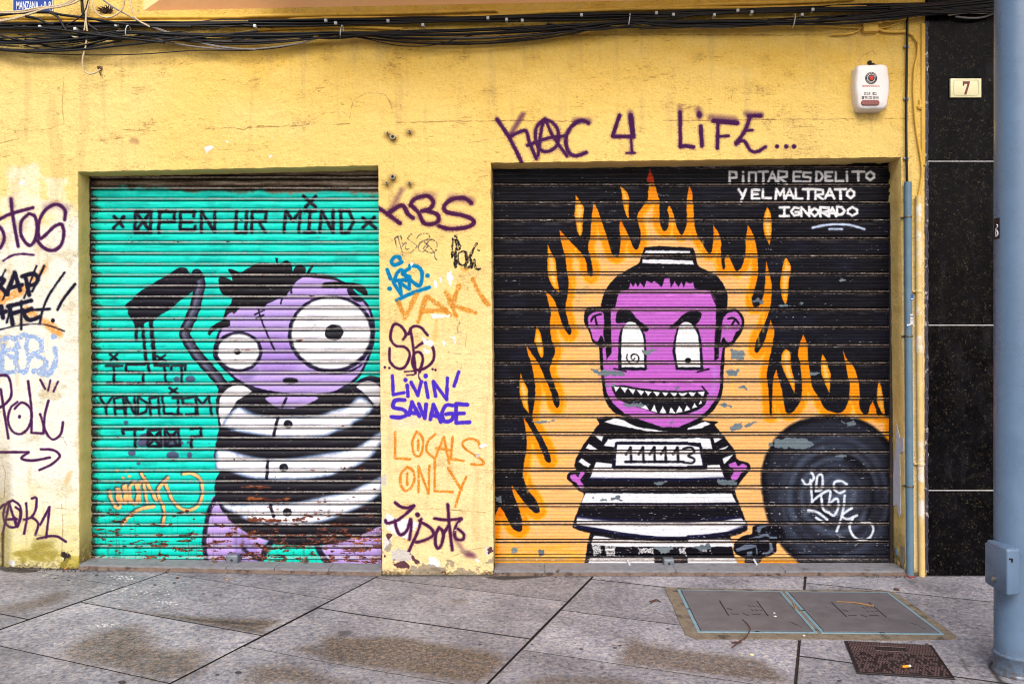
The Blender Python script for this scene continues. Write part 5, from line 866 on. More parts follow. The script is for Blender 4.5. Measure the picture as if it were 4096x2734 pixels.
for x in (206.5, 880):
    m = MB(); a, c = P(x - 4, 1290, DL), P(x + 3, 378, DL); m.box((a.x, DL - .02, a.z), (c.x, DL + .01, c.z), .002, 1); m.build("guide_rail", M_darkmetal, sL)
lock_box(527, 1266, 554, 1291, DL, sL, M_steel)
peg(377, 1278, 369, 1287, DL, sL, M_rustpeg); peg(703, 1277, 696, 1287, DL, sL, M_rustpeg); peg(487, 1280, 493, 1288, DL, sL, M_rustpeg, .01)
sR = thing("roller_shutter", "black roller shutter painted with a purple striped prisoner in orange flames", "roller shutter", P(1580, 1292, DR))
curtain(cvR, DR, 1116, 2060, 356, 1274, OFF_R, SLAT_R, profR, "slat_curtain", M_right, sR)
m = MB(); a, c = P(1126, 1292.5, DR), P(2052, 1272, DR); m.box((a.x, DR - .012, a.z), (c.x, DR + .03, c.z), .005, 2); bbR = m.build("bottom_bar", M_right, sR); set_uv(bbR, plane_uv(cvR, DR))
for x in (1130, 2043.5):
    m = MB(); a, c = P(x - 5, 1291, DR), P(x + 3, 360, DR); m.box((a.x, DR - .022, a.z), (c.x, DR + .01, c.z), .002, 1); m.build("guide_rail", M_darkmetal, sR)
m = MB(); a, c = P(1118, 376, DR), P(2058, 352, DR); m.box((a.x, DR - .03, a.z), (c.x, DR + .02, c.z), .003, 1); m.build("housing_strip", plain("black housing paint", (26, 24, 30), .5, .2, 30, dirt=((150, 150, 150), .64)), sR)
lock_box(1519, 1275, 1543, 1297, DR, sR, M_steel)
peg(1440, 1284, 1445, 1297, DR, sR, M_peg); peg(1729, 1282, 1737, 1296, DR, sR, M_peg)
# ------------------------------------------------------------------ stone thresholds under the shutters
M_sill = plain("worn stone threshold", (134, 134, 140), .75, .25, 22, bump=.002, dirt=((62, 50, 44), .60))
M_sillf = plain("soiled threshold edge", (116, 98, 88), .85, .3, 30, bump=.003, dirt=((52, 38, 34), .52))
def sill(cuts, depth, label):
    b0 = P(cuts[0], 1300)
    e = thing("threshold", label, "threshold", (P((cuts[0] + cuts[-1]) / 2, 1300).x, 0, slope(P(cuts[0], 0).x)))
    for x0, x1 in zip(cuts[:-1], cuts[1:]):
        xa, xb = P(x0, 0).x + .0015, P(x1, 0).x - .0015; m = MB()
        za = lambda x: slope(x) + .034
        m.box((xa, -.012, 0), (xb, depth + .03, 1), .006, 2, lambda v: Vector((v.x, v.y + .003 * math.sin(v.x * 21), slope(v.x) + (.034 if v.z > .5 else -.008) + (.0 if v.z < .5 else .001 * math.sin(v.x * 13)))))
        m.build("stone", M_sill, e, smooth=True)
    m = MB(); xa, xb = P(cuts[0], 0).x, P(cuts[-1], 0).x; n = 60
    pts = [(xa + (xb - xa) * i / n) for i in range(n + 1)]; g0 = []
    for x in pts: g0.append([m.bm.verts.new((x, -.018 + random.uniform(-.003, .003), slope(x) + .022 + random.uniform(-.004, .003))), m.bm.verts.new((x, -.026 + random.uniform(-.005, .004), slope(x) - .002))])
    for q, w in zip(g0[:-1], g0[1:]): m.bm.faces.new([q[0], q[1], w[1], w[0]])
    m.build("mortar_edge", M_sillf, e)
sill([183, 520, 630, 755, 876], DL, "low grey stone threshold below the teal shutter")
sill([1133, 1250, 1550, 1800, 2076], DR, "long grey stone threshold below the black shutter")
# ------------------------------------------------------------------ salmon balcony slab and neighbouring granite facade
M_salmon = plain("salmon balcony render", (255, 194, 138), .8, .07, 5, bump=.002, gain=1.0)
m = MB(); zb = lambda x: P(0, 33).z + (x - P(310, 0).x) * .0208
xl, xr_ = P(311, 0).x, 3.4
m.faces([(xl, .02, 0), (xr_, .02, 0), (xl + .75, -.25, .30), (xr_, -.25, .30), (xl + 1.3, -.82, .31), (xr_, -.82, .31), (xl + 1.3, -.82, .60), (xr_, -.82, .60), (xl, .02, .60), (xr_, .02, .60), (xl + .75, -.25, .60)], [(0, 1, 3, 2), (2, 3, 5, 4), (4, 5, 7, 6), (6, 7, 9, 8, 10), (0, 2, 10, 8), (2, 4, 6, 10), (1, 9, 7, 5, 3), (0, 8, 9, 1)])  # unseen outer shelf widened to shade the wall; soffit slope set to catch skylight
for v in m.bm.verts: v.co.z += zb(v.co.x)
tag(m.build("balcony_slab", M_salmon, smooth=False), "salmon pink balcony slab overhanging the cables along the top", "balcony")
M_gran = granite_mat(); M_joint = plain("white joint filler", (236, 236, 240), .6, .05)
gx0, gx1 = P(2126, 0).x, 5.2
ge = thing("granite_facade", "polished black granite facade with white joints beside the yellow wall", "wall", (gx0 + .4, 0, 0))
ys_ = [1326, 1123.5, 745.5, 370.5, -4, -380]
for y0, y1 in zip(ys_[:-1], ys_[1:]):
    m = MB(); m.box((gx0, -.012, P(0, y0).z + (.0028 if y0 < 1300 else 0)), (gx1, .05, P(0, y1).z - .0028), .0015, 1); m.build("panel", M_gran, ge, smooth=False)
m = MB(); m.box((gx0 + .003, -.0085, .05), (gx1, .045, P(0, -380).z)); m.build("joint_backing", M_joint, ge, smooth=False)
M_scr = plain("chipped panel edge", (60, 56, 74), .5, .3, 60, dirt=((210, 205, 205), .56))
m = MB(); zz = np.linspace(.02, P(0, 50).z, 160); g0 = []
for z in zz: g0.append([m.bm.verts.new((gx0 - .016 + random.uniform(-.002, .002), -.004, z)), m.bm.verts.new((gx0 + .004 + random.uniform(-.004, .004), -.0135, z))])
for q, w in zip(g0[:-1], g0[1:]): m.bm.faces.new([q[0], w[0], w[1], q[1]])
m.build("edge_strip", M_scr, ge)
# ------------------------------------------------------------------ cables, pipes and clips along the top
M_cable = plain("black cable sheath", (13, 14, 18), .5, .25, 40, spec=.3, dirt=((52, 50, 48), .78))
M_cableb = plain("beige cable sheath", (206, 186, 152), .55, .15, 30, dirt=((120, 100, 76), .62))
M_cableg = plain("grey twisted cable", (128, 122, 122), .5, .2, 60, dirt=((50, 48, 50), .56))
M_pipe = plain("yellow painted pipe", (228, 182, 70), .55, .2, 14, dirt=((120, 84, 32), .60))
M_tie = plain("white plastic tie", (206, 214, 216), .45, .1)
def path3(pts, ybase, wob_=0.0):
    """photo path with optional third value = distance off the wall (m)"""
    q = spline([(p[0], p[1]) for p in pts], False, 9.0); n = len(q)
    return [P(x, y, ybase(i / max(1, n - 1)) if callable(ybase) else ybase) for i, (x, y) in enumerate(q)]
def cable(pts, r, y, mat, label, group=None, name="cable", cat="cable", n=7):
    m = MB(); m.tube(path3(pts, y), r, n); return tag(m.build(name, mat, angle=80), label, cat, group)
GB, GT = "black cables bundled under the balcony", "thick black cables clipped in the upper band"
up_x, up_y = [-60, 294, 600, 850, 1180, 1450, 1720, 2000, 2380], [62, 59, 53, 48, 42, 35, 27, 20, 4]
for k in range(9):
    off = -7 + 1.75 * k; ph = random.uniform(0, 6)
    pts = [(x, np.interp(x, up_x, up_y) + off * (.75 + .25 * math.sin(x * .003 + ph)) + 2.2 * math.sin(x * .009 + ph * 3) + .7 * math.sin(x * .03 + ph)) for x in range(-60, 2390, 70)]
    if k in (2, 7): pts = [p for p in pts if p[0] > 500]
    cable(pts, random.uniform(.006, .0095), -.022 - .012 * (k % 3), M_cable, "thick black cable in the upper band clipped under the balcony", GT)
tx, ty = [-70, 294, 784, 1443, 1820, 2100, 2400], [94, 75, 77, 50, 49, 28, 4]
random.seed(23)
for k in range(17):
    pts = []; depth = -.05 - .035 * random.random(); jit = [random.uniform(-8, 7) * (.5 if i in (1, 2, 3) else 1.4) for i in range(7)]
    sags = [random.choice([2, 6, 14, 24, 36]) * random.uniform(.6, 1.25) * s for s in (1.0, 1.1, .9, .45, .4, .5)]
    for i in range(6):
        for j in range(5):
            u = j / 5; x = tx[i] + (tx[i + 1] - tx[i]) * u
            y = (ty[i] + jit[i]) * (1 - u) + (ty[i + 1] + jit[i + 1]) * u + sags[i] * 4 * u * (1 - u) * (.75 if x > 1400 else 1) + random.uniform(-.8, .8); pts.append((x, y))
    cable(pts, random.choice([.003, .0042, .0055, .0062]), depth, M_cable if k % 7 != 5 else M_cableg, "thin black cable sagging between the white ties under the balcony" if k % 7 != 5 else "thin grey cable sagging among the black cables under the balcony", GB if k % 7 != 5 else "grey cables among the black bundle")
random.seed(77)
for k in range(12):      # tangle at the left end
    x0 = random.uniform(-80, 60); x1 = random.uniform(260, 620); y0, y1 = random.uniform(44, 118), random.uniform(52, 108); s_ = random.uniform(-6, 22)
    cable([(x0, y0), (x0 + (x1 - x0) * .25, y0 + (y1 - y0) * .2 + s_), (x0 + (x1 - x0) * .55, y0 + (y1 - y0) * .6 + s_ * 1.1), (x1, y1)], random.choice([.0035, .0045, .006, .0075]), -.06 - .03 * random.random(), M_cable, "black cable in the loose tangle below the street sign", "black cables tangled at the left end")
for k in range(10):
    x0 = random.uniform(420, 1500); x1 = x0 + random.uniform(320, 600); f = lambda x: np.interp(x, tx, ty); d0, d1 = random.uniform(-16, 10), random.uniform(-16, 10)
    cable([(x0, f(x0) + d0 + 8), (x0 * .7 + x1 * .3, f(x0 * .7 + x1 * .3) + random.uniform(0, 16)), (x0 * .35 + x1 * .65, f(x0 * .35 + x1 * .65) + random.uniform(0, 14)), (x1, f(x1) + d1)], random.choice([.0035, .005, .0065]), -.05 - .04 * random.random(), M_cable, "thin black cable sagging between the white ties under the balcony", GB)
cable(T1([(-60, 425), (300, 455), (750, 470), (1200, 463), (1650, 432)]) + T2([(-160, 432), (20, 430), (300, 400), (600, 325), (780, 290)]), .0035, -.055, M_cable, "lone thin black cable hanging lowest across the upper left wall")
cable(T2([(780, 300), (1000, 335), (1200, 380), (1350, 395), (1550, 388), (1750, 340), (2000, 275)]), .0035, -.06, M_cable, "thin black cable sagging lowest between the two middle ties")
cable(T2([(1500, 352), (1750, 365), (2100, 350)]) + T3([(0, 345), (350, 310), (700, 250), (1050, 205)]), .0035, -.06, M_cable, "thin black cable curving low above the painted word LIFE")
cable(TZ([(-60, 250), (300, 205), (750, 192), (950, 232), (1400, 290), (1900, 372), (2349, 412), (3000, 420)]), .009, -.07, M_cable, "thick black cable crossing in front of the street sign's lower edge")
cable(TZ([(400, 258), (600, 295), (720, 362), (850, 384)]), .009, -.085, M_cable, "thick black cable stub with a pale cut end, lower one")
cable(TZ([(780, 200), (900, 262), (960, 345), (1000, 425), (1045, 475)]), .008, -.085, M_cable, "curled black cable stub with a yellow cut end")
cable(TZ([(1282, -60), (1288, 100), (1312, 262), (1400, 400), (1540, 490)]), .010, -.06, M_cable, "thick black cable coming straight down right of the street sign")
cable(TZ([(1395, -60), (1320, 190), (1180, 320), (900, 470)]), .004, -.08, M_cable, "thin black cable crossing down leftwards right of the street sign")
GBG = "beige cables at the upper left"
for pts, lb in [([(-60, 185), (300, 178), (600, 122), (880, 95), (1050, 45), (1160, -30)], "beige cable looping over the street sign, upper one"), ([(-60, 205), (350, 198), (640, 140), (900, 112), (1090, 50), (1210, -30)], "beige cable looping over the street sign, just below the upper one"), ([(-60, 345), (200, 302), (450, 232), (700, 142), (900, 118), (1150, 55), (1300, -30)], "beige cable rising steeply across the street sign's bottom"), ([(-60, 322), (220, 285), (460, 215), (720, 138)], "short beige cable joining the loop below the street sign"),
                ([(1325, -60), (1348, 200), (1345, 280), (1322, 480)], "beige cable hanging straight down, left strand"), ([(1420, -60), (1350, 250), (1368, 490)], "beige cable hanging straight down, right strand"), ([(1440, -60), (1460, 90), (1540, 232), (1680, 280), (1820, 232), (1930, 120), (1955, -60)], "beige cable hanging in a wide loop beside the dry weed"), ([(2030, -60), (2080, 200), (2150, 312), (2349, 425)], "beige cable running down past the balcony's corner"),
                ([(1362, 520), (1345, 720), (1302, 880), (1286, 1000), (1312, 1112), (1400, 1166), (1500, 1140), (1572, 1086)], "beige cable hooking round to the rusty wall bolt"), ([(1070, 530), (1150, 580), (1300, 600)], "short beige cable end below the tangle")]:
    cable(TZ(pts), .0055, -.075, M_cableb, lb, GBG)
for dx in (0, 14): cable(TZ([(1525 + dx, -60), (1700 + dx, 70), (1900 + dx, 190), (2349, 402 + dx), (3300, 700 + dx), (4000, 780)]), .004, -.07, M_cableg, "grey twisted cable slanting down to the right of the dry weed", "grey twisted pair")
GP = "yellow painted pipes behind the cables"
for pts, r, lb in [(T1([(-60, 150), (500, 155), (1200, 150), (2000, 148)]) + T2([(0, 140), (500, 128), (1500, 105), (2100, 85)]) + T3([(0, 112), (800, 88), (1600, 48), (2347, 20)]) + T4([(0, 30), (460, 15), (900, -10)]), .013, "yellow painted pipe running highest, right under the balcony"),
                   (T1([(-60, 182), (700, 190), (1400, 185), (2347, 180)]) + T2([(400, 165), (850, 152), (1600, 152), (2347, 118)]) + T3([(500, 98), (1300, 75), (2100, 66)]) + T4([(100, 65), (600, 55), (1000, 60)]), .011, "yellow painted pipe running just below the highest one"),
                   (T1([(950, 325), (1400, 310), (1900, 345)]) + T2([(0, 262), (450, 235), (850, 228), (1300, 250)]), .010, "yellow painted pipe sagging behind the loose cables in the middle"),
                   (T4([(1110, 150), (1200, 135), (1380, 112), (1540, 104)]), .013, "short yellow pipe ending at the black granite"), (T4([(1120, 170), (1200, 182), (1320, 165), (1530, 122)]), .007, "thin yellow cable bent under the short yellow pipe"),
                   (T4([(480, 208), (700, 228), (950, 238), (1130, 240), (1230, 215), (1300, 182)]), .005, "thin yellow cable running across the junction box"), (T4([(1090, 245), (1150, 268), (1250, 272), (1332, 268)]), .009, "yellow cable leaving the junction box to the right"), (T4([(950, 235), (930, 262), (860, 288), (700, 296)]), .006, "yellow cable leaving the junction box to the left")]:
    cable(pts, r, -.018, M_pipe, lb, GP, "pipe" if r >= .01 else "cable", "pipe" if r >= .01 else "cable", 10)
for pts, lb, mt in [([(1480, 78), (1700, 62), (2000, 20), (2200, -20)], "pale cable crossing the top of the granite, upper one", M_cableb), ([(1700, 130), (1850, 108), (2000, 112), (2130, 95)], "pale cable crossing the top of the granite, middle one", M_cableb), ([(1760, 142), (1900, 156), (2020, 142), (2120, 98)], "grey cable drooping over the top of the granite", M_cableg)]: cable(T4(pts), .007, -.05, mt, lb)
for k in range(9):
    y0 = 8 + k * 9; cable(T4([(1200, y0 + 50), (1500, y0 + 28), (1800, y0 + random.uniform(-8, 8)), (2150, y0 - 42)]), random.uniform(.006, .011), -.04 - .01 * (k % 3), M_cable, "black cable crossing the dark top of the granite", "black cables over the granite")
def clip(px, py):
    a, c = P(px - 3.2, py + 3.4, -.062), P(px + 3.2, py - 3.4, -.062); m = MB(); m.box((a.x, -.068, a.z), (c.x, -.016, c.z), .003, 2); tag(m.build("cable_clip", M_tie), "small white cable clip on the thick black cables under the balcony", "clip", "white cable clips")
for tf, ps in [(T1, [(990, 215), (640, 247), (340, 230)]), (T2, [(40, 222), (645, 175), (730, 197), (1177, 178), (1475, 213), (2030, 153), (2190, 168)]), (T3, [(190, 175), (695, 128), (1335, 110), (1480, 125), (1830, 128), (2030, 90), (2150, 103)]), (T4, [(455, 127), (545, 82)])]:
    for p in tf(ps): clip(*p)
for (px, py), rad, lb in [((294, 73), 10, "white cable tie round the loose bundle above the teal shutter's left half"), ((784, 74), 11, "white cable tie round the loose bundle above the teal shutter's right end"), ((1443, 47), 11, "white cable tie round the loose bundle above the painted figure 4"), ((1820, 48), 11, "white cable tie round the loose bundle left of the junction box")]:
    c = P(px, py, -.065); r = rad * .0035; m = MB(); m.tube([c + Vector((.006 * math.sin(a), .026 * math.cos(a) * 1.3, r * 1.15 * math.sin(a))) for a in np.linspace(0, 2 * math.pi, 25)], .0035, 6, False); tag(m.build("cable_tie", M_tie), lb, "cable tie", "cable ties")
# ------------------------------------------------------------------ wall fittings
M_ye = plain("yellow painted fitting", (222, 178, 74), .7, .15, 20, dirt=((120, 88, 40), .62))
a, c = P(1971, 58, 0), P(2019, 40, 0); a2, c2 = P(1976, 77, 0), P(2010, 58.5, 0)
e = thing("junction_box", "yellow overpainted junction box at the top right of the wall", "junction box", (P(1993, 58).x, 0, P(1993, 77).z))
m = MB(); m.box((a.x, -.05, a.z), (c.x, .001, c.z), .006, 2); m.build("cover", M_ye, e); m = MB(); m.box((a2.x, -.04, a2.z), (c2.x, .001, c2.z), .005, 2); m.build("body", M_ye, e)
# alarm siren box
M_alarm = plain("weathered white alarm plastic", (234, 228, 226), .42, .06, 8, dirt=((160, 130, 100), .68)); M_black = plain("black print", (24, 24, 34), .5, .05); M_red = plain("red print", (190, 40, 30), .5, .1); M_lamp = plain("dark red lens", (122, 34, 26), .25, .1, spec=.6); M_salm = plain("faded red print", (224, 120, 110), .5, .05); M_soot = plain("tar smear", (26, 22, 20), .8, .3, 40)
e = thing("alarm_box", "white burglar alarm box with red lens high on the yellow wall", "alarm", (P(1992, 0).x, 0, P(0, 260).z))
out = [T4([p])[0] for p in [(892, 590), (1010, 582), (1128, 584), (1150, 660), (1158, 775), (1148, 880), (1122, 955), (1010, 964), (905, 958), (880, 880), (868, 775), (876, 665)]]
cx_, cz_ = P(1991, 207).x, P(0, 207).z
m = MB(); ptsb = [P(x, y, 0) for x, y in out]; n = len(ptsb); rings = []
for yy, sc in [(0, 1.0), (-.05, 1.0), (-.066, .985), (-.078, .95), (-.084, .88), (-.086, .6), (-.087, .01)]:
    rings.append([m.bm.verts.new((cx_ + (p.x - cx_) * sc, yy, cz_ + (p.z - cz_) * sc)) for p in [Vector(q) for q in [P(x, y) for x, y in spline([(a_[0], a_[1]) for a_ in out], True, 4)]]])
for q, w in zip(rings[:-1], rings[1:]):
    for i in range(len(q)): m.bm.faces.new([q[i], q[(i + 1) % len(q)], w[(i + 1) % len(q)], w[i]])
m.bm.faces.new(rings[-1]); m.build("body", M_alarm, e)
fz = -.088
def pf(x, y): return P(*T4([(x, y)])[0], fz)
ec = pf(1043, 667); m = MB(); m.lathe(ec, [(.0405, -.002), (.0405, .001), (.039, .0016)], 40, 'Y'); em = m.build("emblem", M_black, e)
m = MB(); m.lathe(ec, [(.0265, .0), (.0265, .0022), (.025, .0026)], 32, 'Y'); m.build("emblem_rim", M_alarm, em)
m = MB(); m.lathe(ec, [(.0235, .0), (.0235, .0032), (.022, .0036)], 32, 'Y'); m.build("emblem_disc", M_black, em)
m = MB()
for ox, oz, r in [(0, .002, .0125), (-.008, .007, .007), (.009, .006, .0075), (.006, -.009, .008), (-.007, -.007, .006)]: m.lathe(ec + Vector((ox, 0, oz)), [(r, .003), (r, .0048 + ox * .02), (r * .8, .0052 + ox * .02)], 12, 'Y')
m.build("emblem_figure", M_red, em)
def ring_text(s, rad, a0, a1, flip):
    dg = bpy.context.evaluated_depsgraph_get(); m_ = MB()
    for i, ch in enumerate(s):
        if ch == ' ': continue
        c_ = bpy.data.curves.new("t", 'FONT'); c_.body = ch; c_.size = .0125; c_.align_x = 'CENTER'; c_.align_y = 'CENTER'; c_.extrude = .0004; c_.resolution_u = 2
        o_ = bpy.data.objects.new("t", c_); COL.objects.link(o_); bpy.context.view_layer.update(); me_ = bpy.data.meshes.new_from_object(o_.evaluated_get(bpy.context.evaluated_depsgraph_get())); bpy.data.objects.remove(o_)
        an = a0 + (a1 - a0) * i / (len(s) - 1); rot = an - math.pi / 2 + (math.pi if flip else 0)
        t_ = bmesh.new(); t_.from_mesh(me_); bpy.data.meshes.remove(me_)
        for v_ in t_.verts:
            x, z = v_.co.x * math.cos(rot) - v_.co.y * math.sin(rot), v_.co.x * math.sin(rot) + v_.co.y * math.cos(rot)
            v_.co = Vector((ec.x + rad * math.cos(an) + x, ec.y - .0022 - v_.co.z, ec.z + rad * math.sin(an) + z))
        m_.merge(t_)
    return m_
ring_text("SEGURIDAD", .0335, math.radians(160), math.radians(20), False).build("lettering", M_alarm, em, smooth=False, fix=False)
ring_text("BULLDOG S.L.", .0335, math.radians(205), math.radians(335), True).build("lettering", M_alarm, em, smooth=False, fix=False)
text_mesh("lettering", "SEGURIDAD BULLDOG, S.L.", .0165, pf(1043, 734), M_salm, e, fit=.118)
text_mesh("lettering", "D.G.P. 1822", .027, pf(1036, 800), M_black, e, fit=.083)
text_mesh("lettering", "95 223 00 81", .027, pf(1050, 834), M_black, e, fit=.090)
pc = pf(973, 834); m = MB(); m.prism([pc + Vector(q) for q in [(-.006, 0, -.008), (.006, 0, -.008), (.005, 0, .001), (-.005, 0, .001)]], (0, -.0012, 0)); m.tube([pc + Vector((.009 * math.sin(t), -.0004, .003 + .004 * math.cos(t))) for t in np.linspace(-1.3, 1.3, 8)], .0018, 6); m.build("telephone_symbol", M_black, e, smooth=False)
m = MB(); w0, h0 = .062, .0175; lc = pf(1035, 877); m.prism([lc + Vector((sx * (w0 - h0) + h0 * math.cos(t), .004, h0 * math.sin(t))) for sx, t0 in ((1, -1.5708), (-1, 1.5708)) for t in np.linspace(t0, t0 + math.pi, 8)], (0, -.009, 0), .002, 1); m.build("red_lens", M_lamp, e)
for grp in ([(1028, 538, .016), (1052, 560, .017), (1075, 568, .014), (1095, 575, .009)], [(1155, 612, .012), (1160, 632, .012), (1162, 652, .012), (1165, 675, .009)]):
    m = MB()
    for x, y, r in grp: m.lathe(P(*T4([(x, y)])[0]), [(r, -.001), (r * .85, .012), (r * .3, .016)], 10, 'Y')
    m.build("sealant_blob", M_soot, e)
# cable, conduit and pipe down the right edge
cable(T4([(1352, 120), (1350, 300), (1346, 600), (1342, 1000), (1345, 1350), (1352, 1600)]), .0085, -.02, M_cable, "straight black cable entering the top of the blue grey conduit")
for y in (405, 848, 1356):
    c = P(*T4([(1332, y)])[0]); m = MB(); m.box((c.x - .016, -.018, c.z - .008), (c.x + .02, .001, c.z + .008), .003, 2); m.lathe(c + Vector((-.008, -.018, 0)), [(.005, 0), (.004, .003)], 10, 'Y'); tag(m.build("cable_clip", plain("grey clip", (150, 150, 156), .5)), ["grey clip holding the straight black cable, topmost", "grey clip holding the straight black cable beside the alarm", "grey clip holding the straight black cable just above the shutter"][(405, 848, 1356).index(y)], "clip", "grey cable clips")
M_cond = plain("blue grey conduit paint", (98, 128, 148), .5, .14, 10, dirt=((58, 62, 66), .66)); M_band = plain("dull metal band", (110, 104, 92), .5, .2, 40, metal=.6)
e = thing("conduit", "blue grey vertical conduit fixed to the wall's right edge", "pipe", (P(2087, 0).x, -.03, 0))
m = MB(); m.tube([P(2082.5, 418, -.03), P(2083, 600, -.03), P(2085, 900, -.03), P(2088, 1328, -.03)], .0245, 20); m.build("tube", M_cond, e)
for y, x in [(498, 2082.5), (771, 2084.5), (1115, 2087)]:
    c = P(x, y, -.03); m = MB(); m.lathe(c, [(.0255, -.006), (.0268, -.004), (.0268, .004), (.0255, .006)], 20); m.box((c.x - .04, -.008, c.z - .006), (c.x + .04, .0, c.z + .006), .002, 1); m.build("clamp", M_band, e)
def wrap(c, r, a0, a1, z0, z1, name, mat, parent, n=10):
    m = MB(); g = []
    for i in range(n + 1):
        a = a0 + (a1 - a0) * i / n; g.append([m.bm.verts.new((c.x + r * math.sin(a), c.y - r * math.cos(a), z)) for z in (z0, z1)])
    for q, w in zip(g[:-1], g[1:]): m.bm.faces.new([q[0], w[0], w[1], q[1]])
    return m.build(name, mat, parent)
M_paper = plain("white paper sticker", (228, 228, 232), .7, .05); M_blue = plain("blue sticker", (36, 92, 168), .5, .1); M_ink = plain("grey print", (112, 112, 126), .7, .1)
c = P(2086, 732, -.03); st = wrap(c, .0252, -1.0, 1.2, P(0, 744).z, P(0, 721).z, "sticker", M_paper, e)
for k, (za, al) in enumerate([(724, 3.5), (730, 1.2), (733.5, 1.2), (737, 1.2)]): wrap(c, .0256, -.8, 1.0 - .15 * k, P(0, za + al).z, P(0, za).z, "print_line", M_ink, st)
m = MB(); m.faces([c + Vector(q) for q in [(-.028, -.022, -.036), (-.004, -.032, -.028), (.0, -.027, -.04), (-.03, -.03, -.046)]], [(0, 1, 2, 3)]); m.faces([c + Vector(q) for q in [(.012, -.027, -.034), (.026, -.016, -.034), (.026, -.022, -.05)]], [(0, 1, 2)]); m.build("torn_edge", M_paper, st, smooth=False)
wrap(P(2086, 683, -.03), .0252, -.1, 1.25, P(0, 690).z, P(0, 676).z, "sticker", M_blue, e); wrap(P(2086, 686, -.03), .0255, .0, 1.2, P(0, 687.5).z, P(0, 685).z, "sticker_stripe", M_paper, e)
M_pipe2 = plain("cream overpainted pipe", (226, 196, 128), .6, .14, 12, dirt=((236, 232, 228), .52))
e = thing("drain_pipe", "cream pipe with flaking white paint between conduit and granite", "pipe", (P(2110, 0).x, -.025, 0))
m = MB(); m.tube([P(2107, 450, -.025), P(2108, 700, -.025), P(2111, 1000, -.025), P(2115, 1328, -.025)], .021, 18); m.build("tube", M_pipe2, e)
for y, x in [(668, 2108), (1064, 2112)]:
    c = P(x, y, -.025); m = MB(); m.lathe(c, [(.022, -.012), (.0245, -.009), (.0245, .009), (.022, .012)], 18); m.box((c.x - .04, -.02, c.z - .006), (c.x - .01, .0, c.z + .006), .002, 1); m.build("clamp", M_pipe2, e)
cable(T4([(1345, 272), (1400, 300), (1440, 380), (1440, 470), (1415, 580), (1405, 780), (1418, 1000), (1440, 1180), (1465, 1330), (1478, 1480)]) + [(2107, 452)], .0085, -.016, M_pipe, "yellow painted cable curving down into the cream pipe", None, "cable", "cable", 10)
m = MB(); a, c = P(2112, 380, 0), P(2121, 55, 0); m.box((a.x, -.012, a.z), (c.x, .0, c.z), .003, 2); tag(m.build("trim_strip", M_ye), "narrow yellow trim strip along the wall's upper right edge", "trim")
c = P(*T4([(1455, 915)])[0]); m = MB(); m.lathe(c, [(.02, -.001), (.018, .012), (.006, .02)], 12, 'Y'); m.box((c.x - .008, -.018, c.z), (c.x + .006, 0, c.z + .05), .003, 1); tag(m.build("wall_bracket", M_ye), "small broken bracket stub beside the cream pipe cable", "bracket")
# anchors between the shutters, bolt at upper left
M_anc = plain("weathered anchor metal", (150, 146, 134), .4, .3, 60, metal=.6); M_hole = plain("dark hole", (12, 11, 10), .9)
for (x, y), r, lb in [((902, 315.5), .0175, "largest hollow wall anchor above the pillar's letters, upper trio"), ((890, 307), .0085, "small anchor up left of the largest in the upper trio"), ((940, 303), .0095, "small anchor at the right of the upper trio"), ((902, 407), .0165, "largest hollow wall anchor just above the tag, lower trio"), ((888, 421), .0085, "small anchor down left of the largest in the lower trio"), ((940, 421), .0095, "small anchor at the right of the lower trio")]:
    c = P(x, y); e = thing("wall_anchor", lb, "anchor", c, "metal anchors between the shutters")
    m = MB(); m.lathe(c, [(r, -.002), (r, .022), (r * .92, .025), (r * .62, .025)], 18, 'Y'); m.build("sleeve", M_anc, e); m = MB(); m.lathe(c, [(r * .6, .02), (r * .58, .0256)], 14, 'Y'); m.build("hole", M_hole, e)
c = P(*T1([(856, 585)])[0]); m = MB(); m.lathe(c, [(.018, -.001), (.017, .008), (.008, .012), (.008, .03), (.005, .032)], 12, 'Y'); m.tube([c + Vector((0, -.02, 0)), c + Vector((.008, -.022, -.03)), c + Vector((.012, -.012, -.055))], .0045, 6); tag(m.build("wall_bolt", plain("rusty bolt metal", (96, 78, 54), .7, .4, 60)), "rusty bolt with a hooked beige cable on the upper left wall", "bolt")
# number plate and street sign
e = thing("number_plate", "cream house number plate reading 7 on the black granite", "sign", P(2216, 224.5, -.012))
a, c = P(2180.5, 223.5, -.03), P(2251.5, 180, -.03); m = MB(); m.box((a.x, -.03, a.z), (c.x, -.012, c.z), .003, 2); m.build("plate", plain("cream enamel", (228, 222, 176), .35, .05, spec=.5), e)
M_seven = plain("maroon numeral", (112, 28, 34), .5, .05); pc = P(2216.5, 201.5, -.0305)
m = MB(); k_ = .00182
m.prism([pc + Vector((x * k_, 0, z * k_)) for x, z in [(-13, 24), (13, 24), (13, 17), (1, -25), (-8, -25), (4, 12), (4, 15), (-7, 15), (-8, 8), (-13, 8)]], (0, -.0016, 0)); m.build("numeral", M_seven, e, smooth=False)
m = MB(); hw, hh, rr = .0855, .052, .016
m.tube([pc + Vector((sx * (hw - rr) + rr * math.cos(t), 0, sz * (hh - rr) + rr * math.sin(t))) for sx, sz, t0 in ((1, 1, 0), (-1, 1, math.pi / 2), (-1, -1, math.pi), (1, -1, 1.5 * math.pi)) for t in np.linspace(t0, t0 + math.pi / 2, 5)] + [pc + Vector((hw, 0, hh - rr))], .0011, 5); m.build("border_line", plain("grey outline", (140, 138, 110), .5), e)
e = thing("street_sign", "blue enamel street sign reading MANZANA behind beige cables", "sign", P(77, 30, -.01))
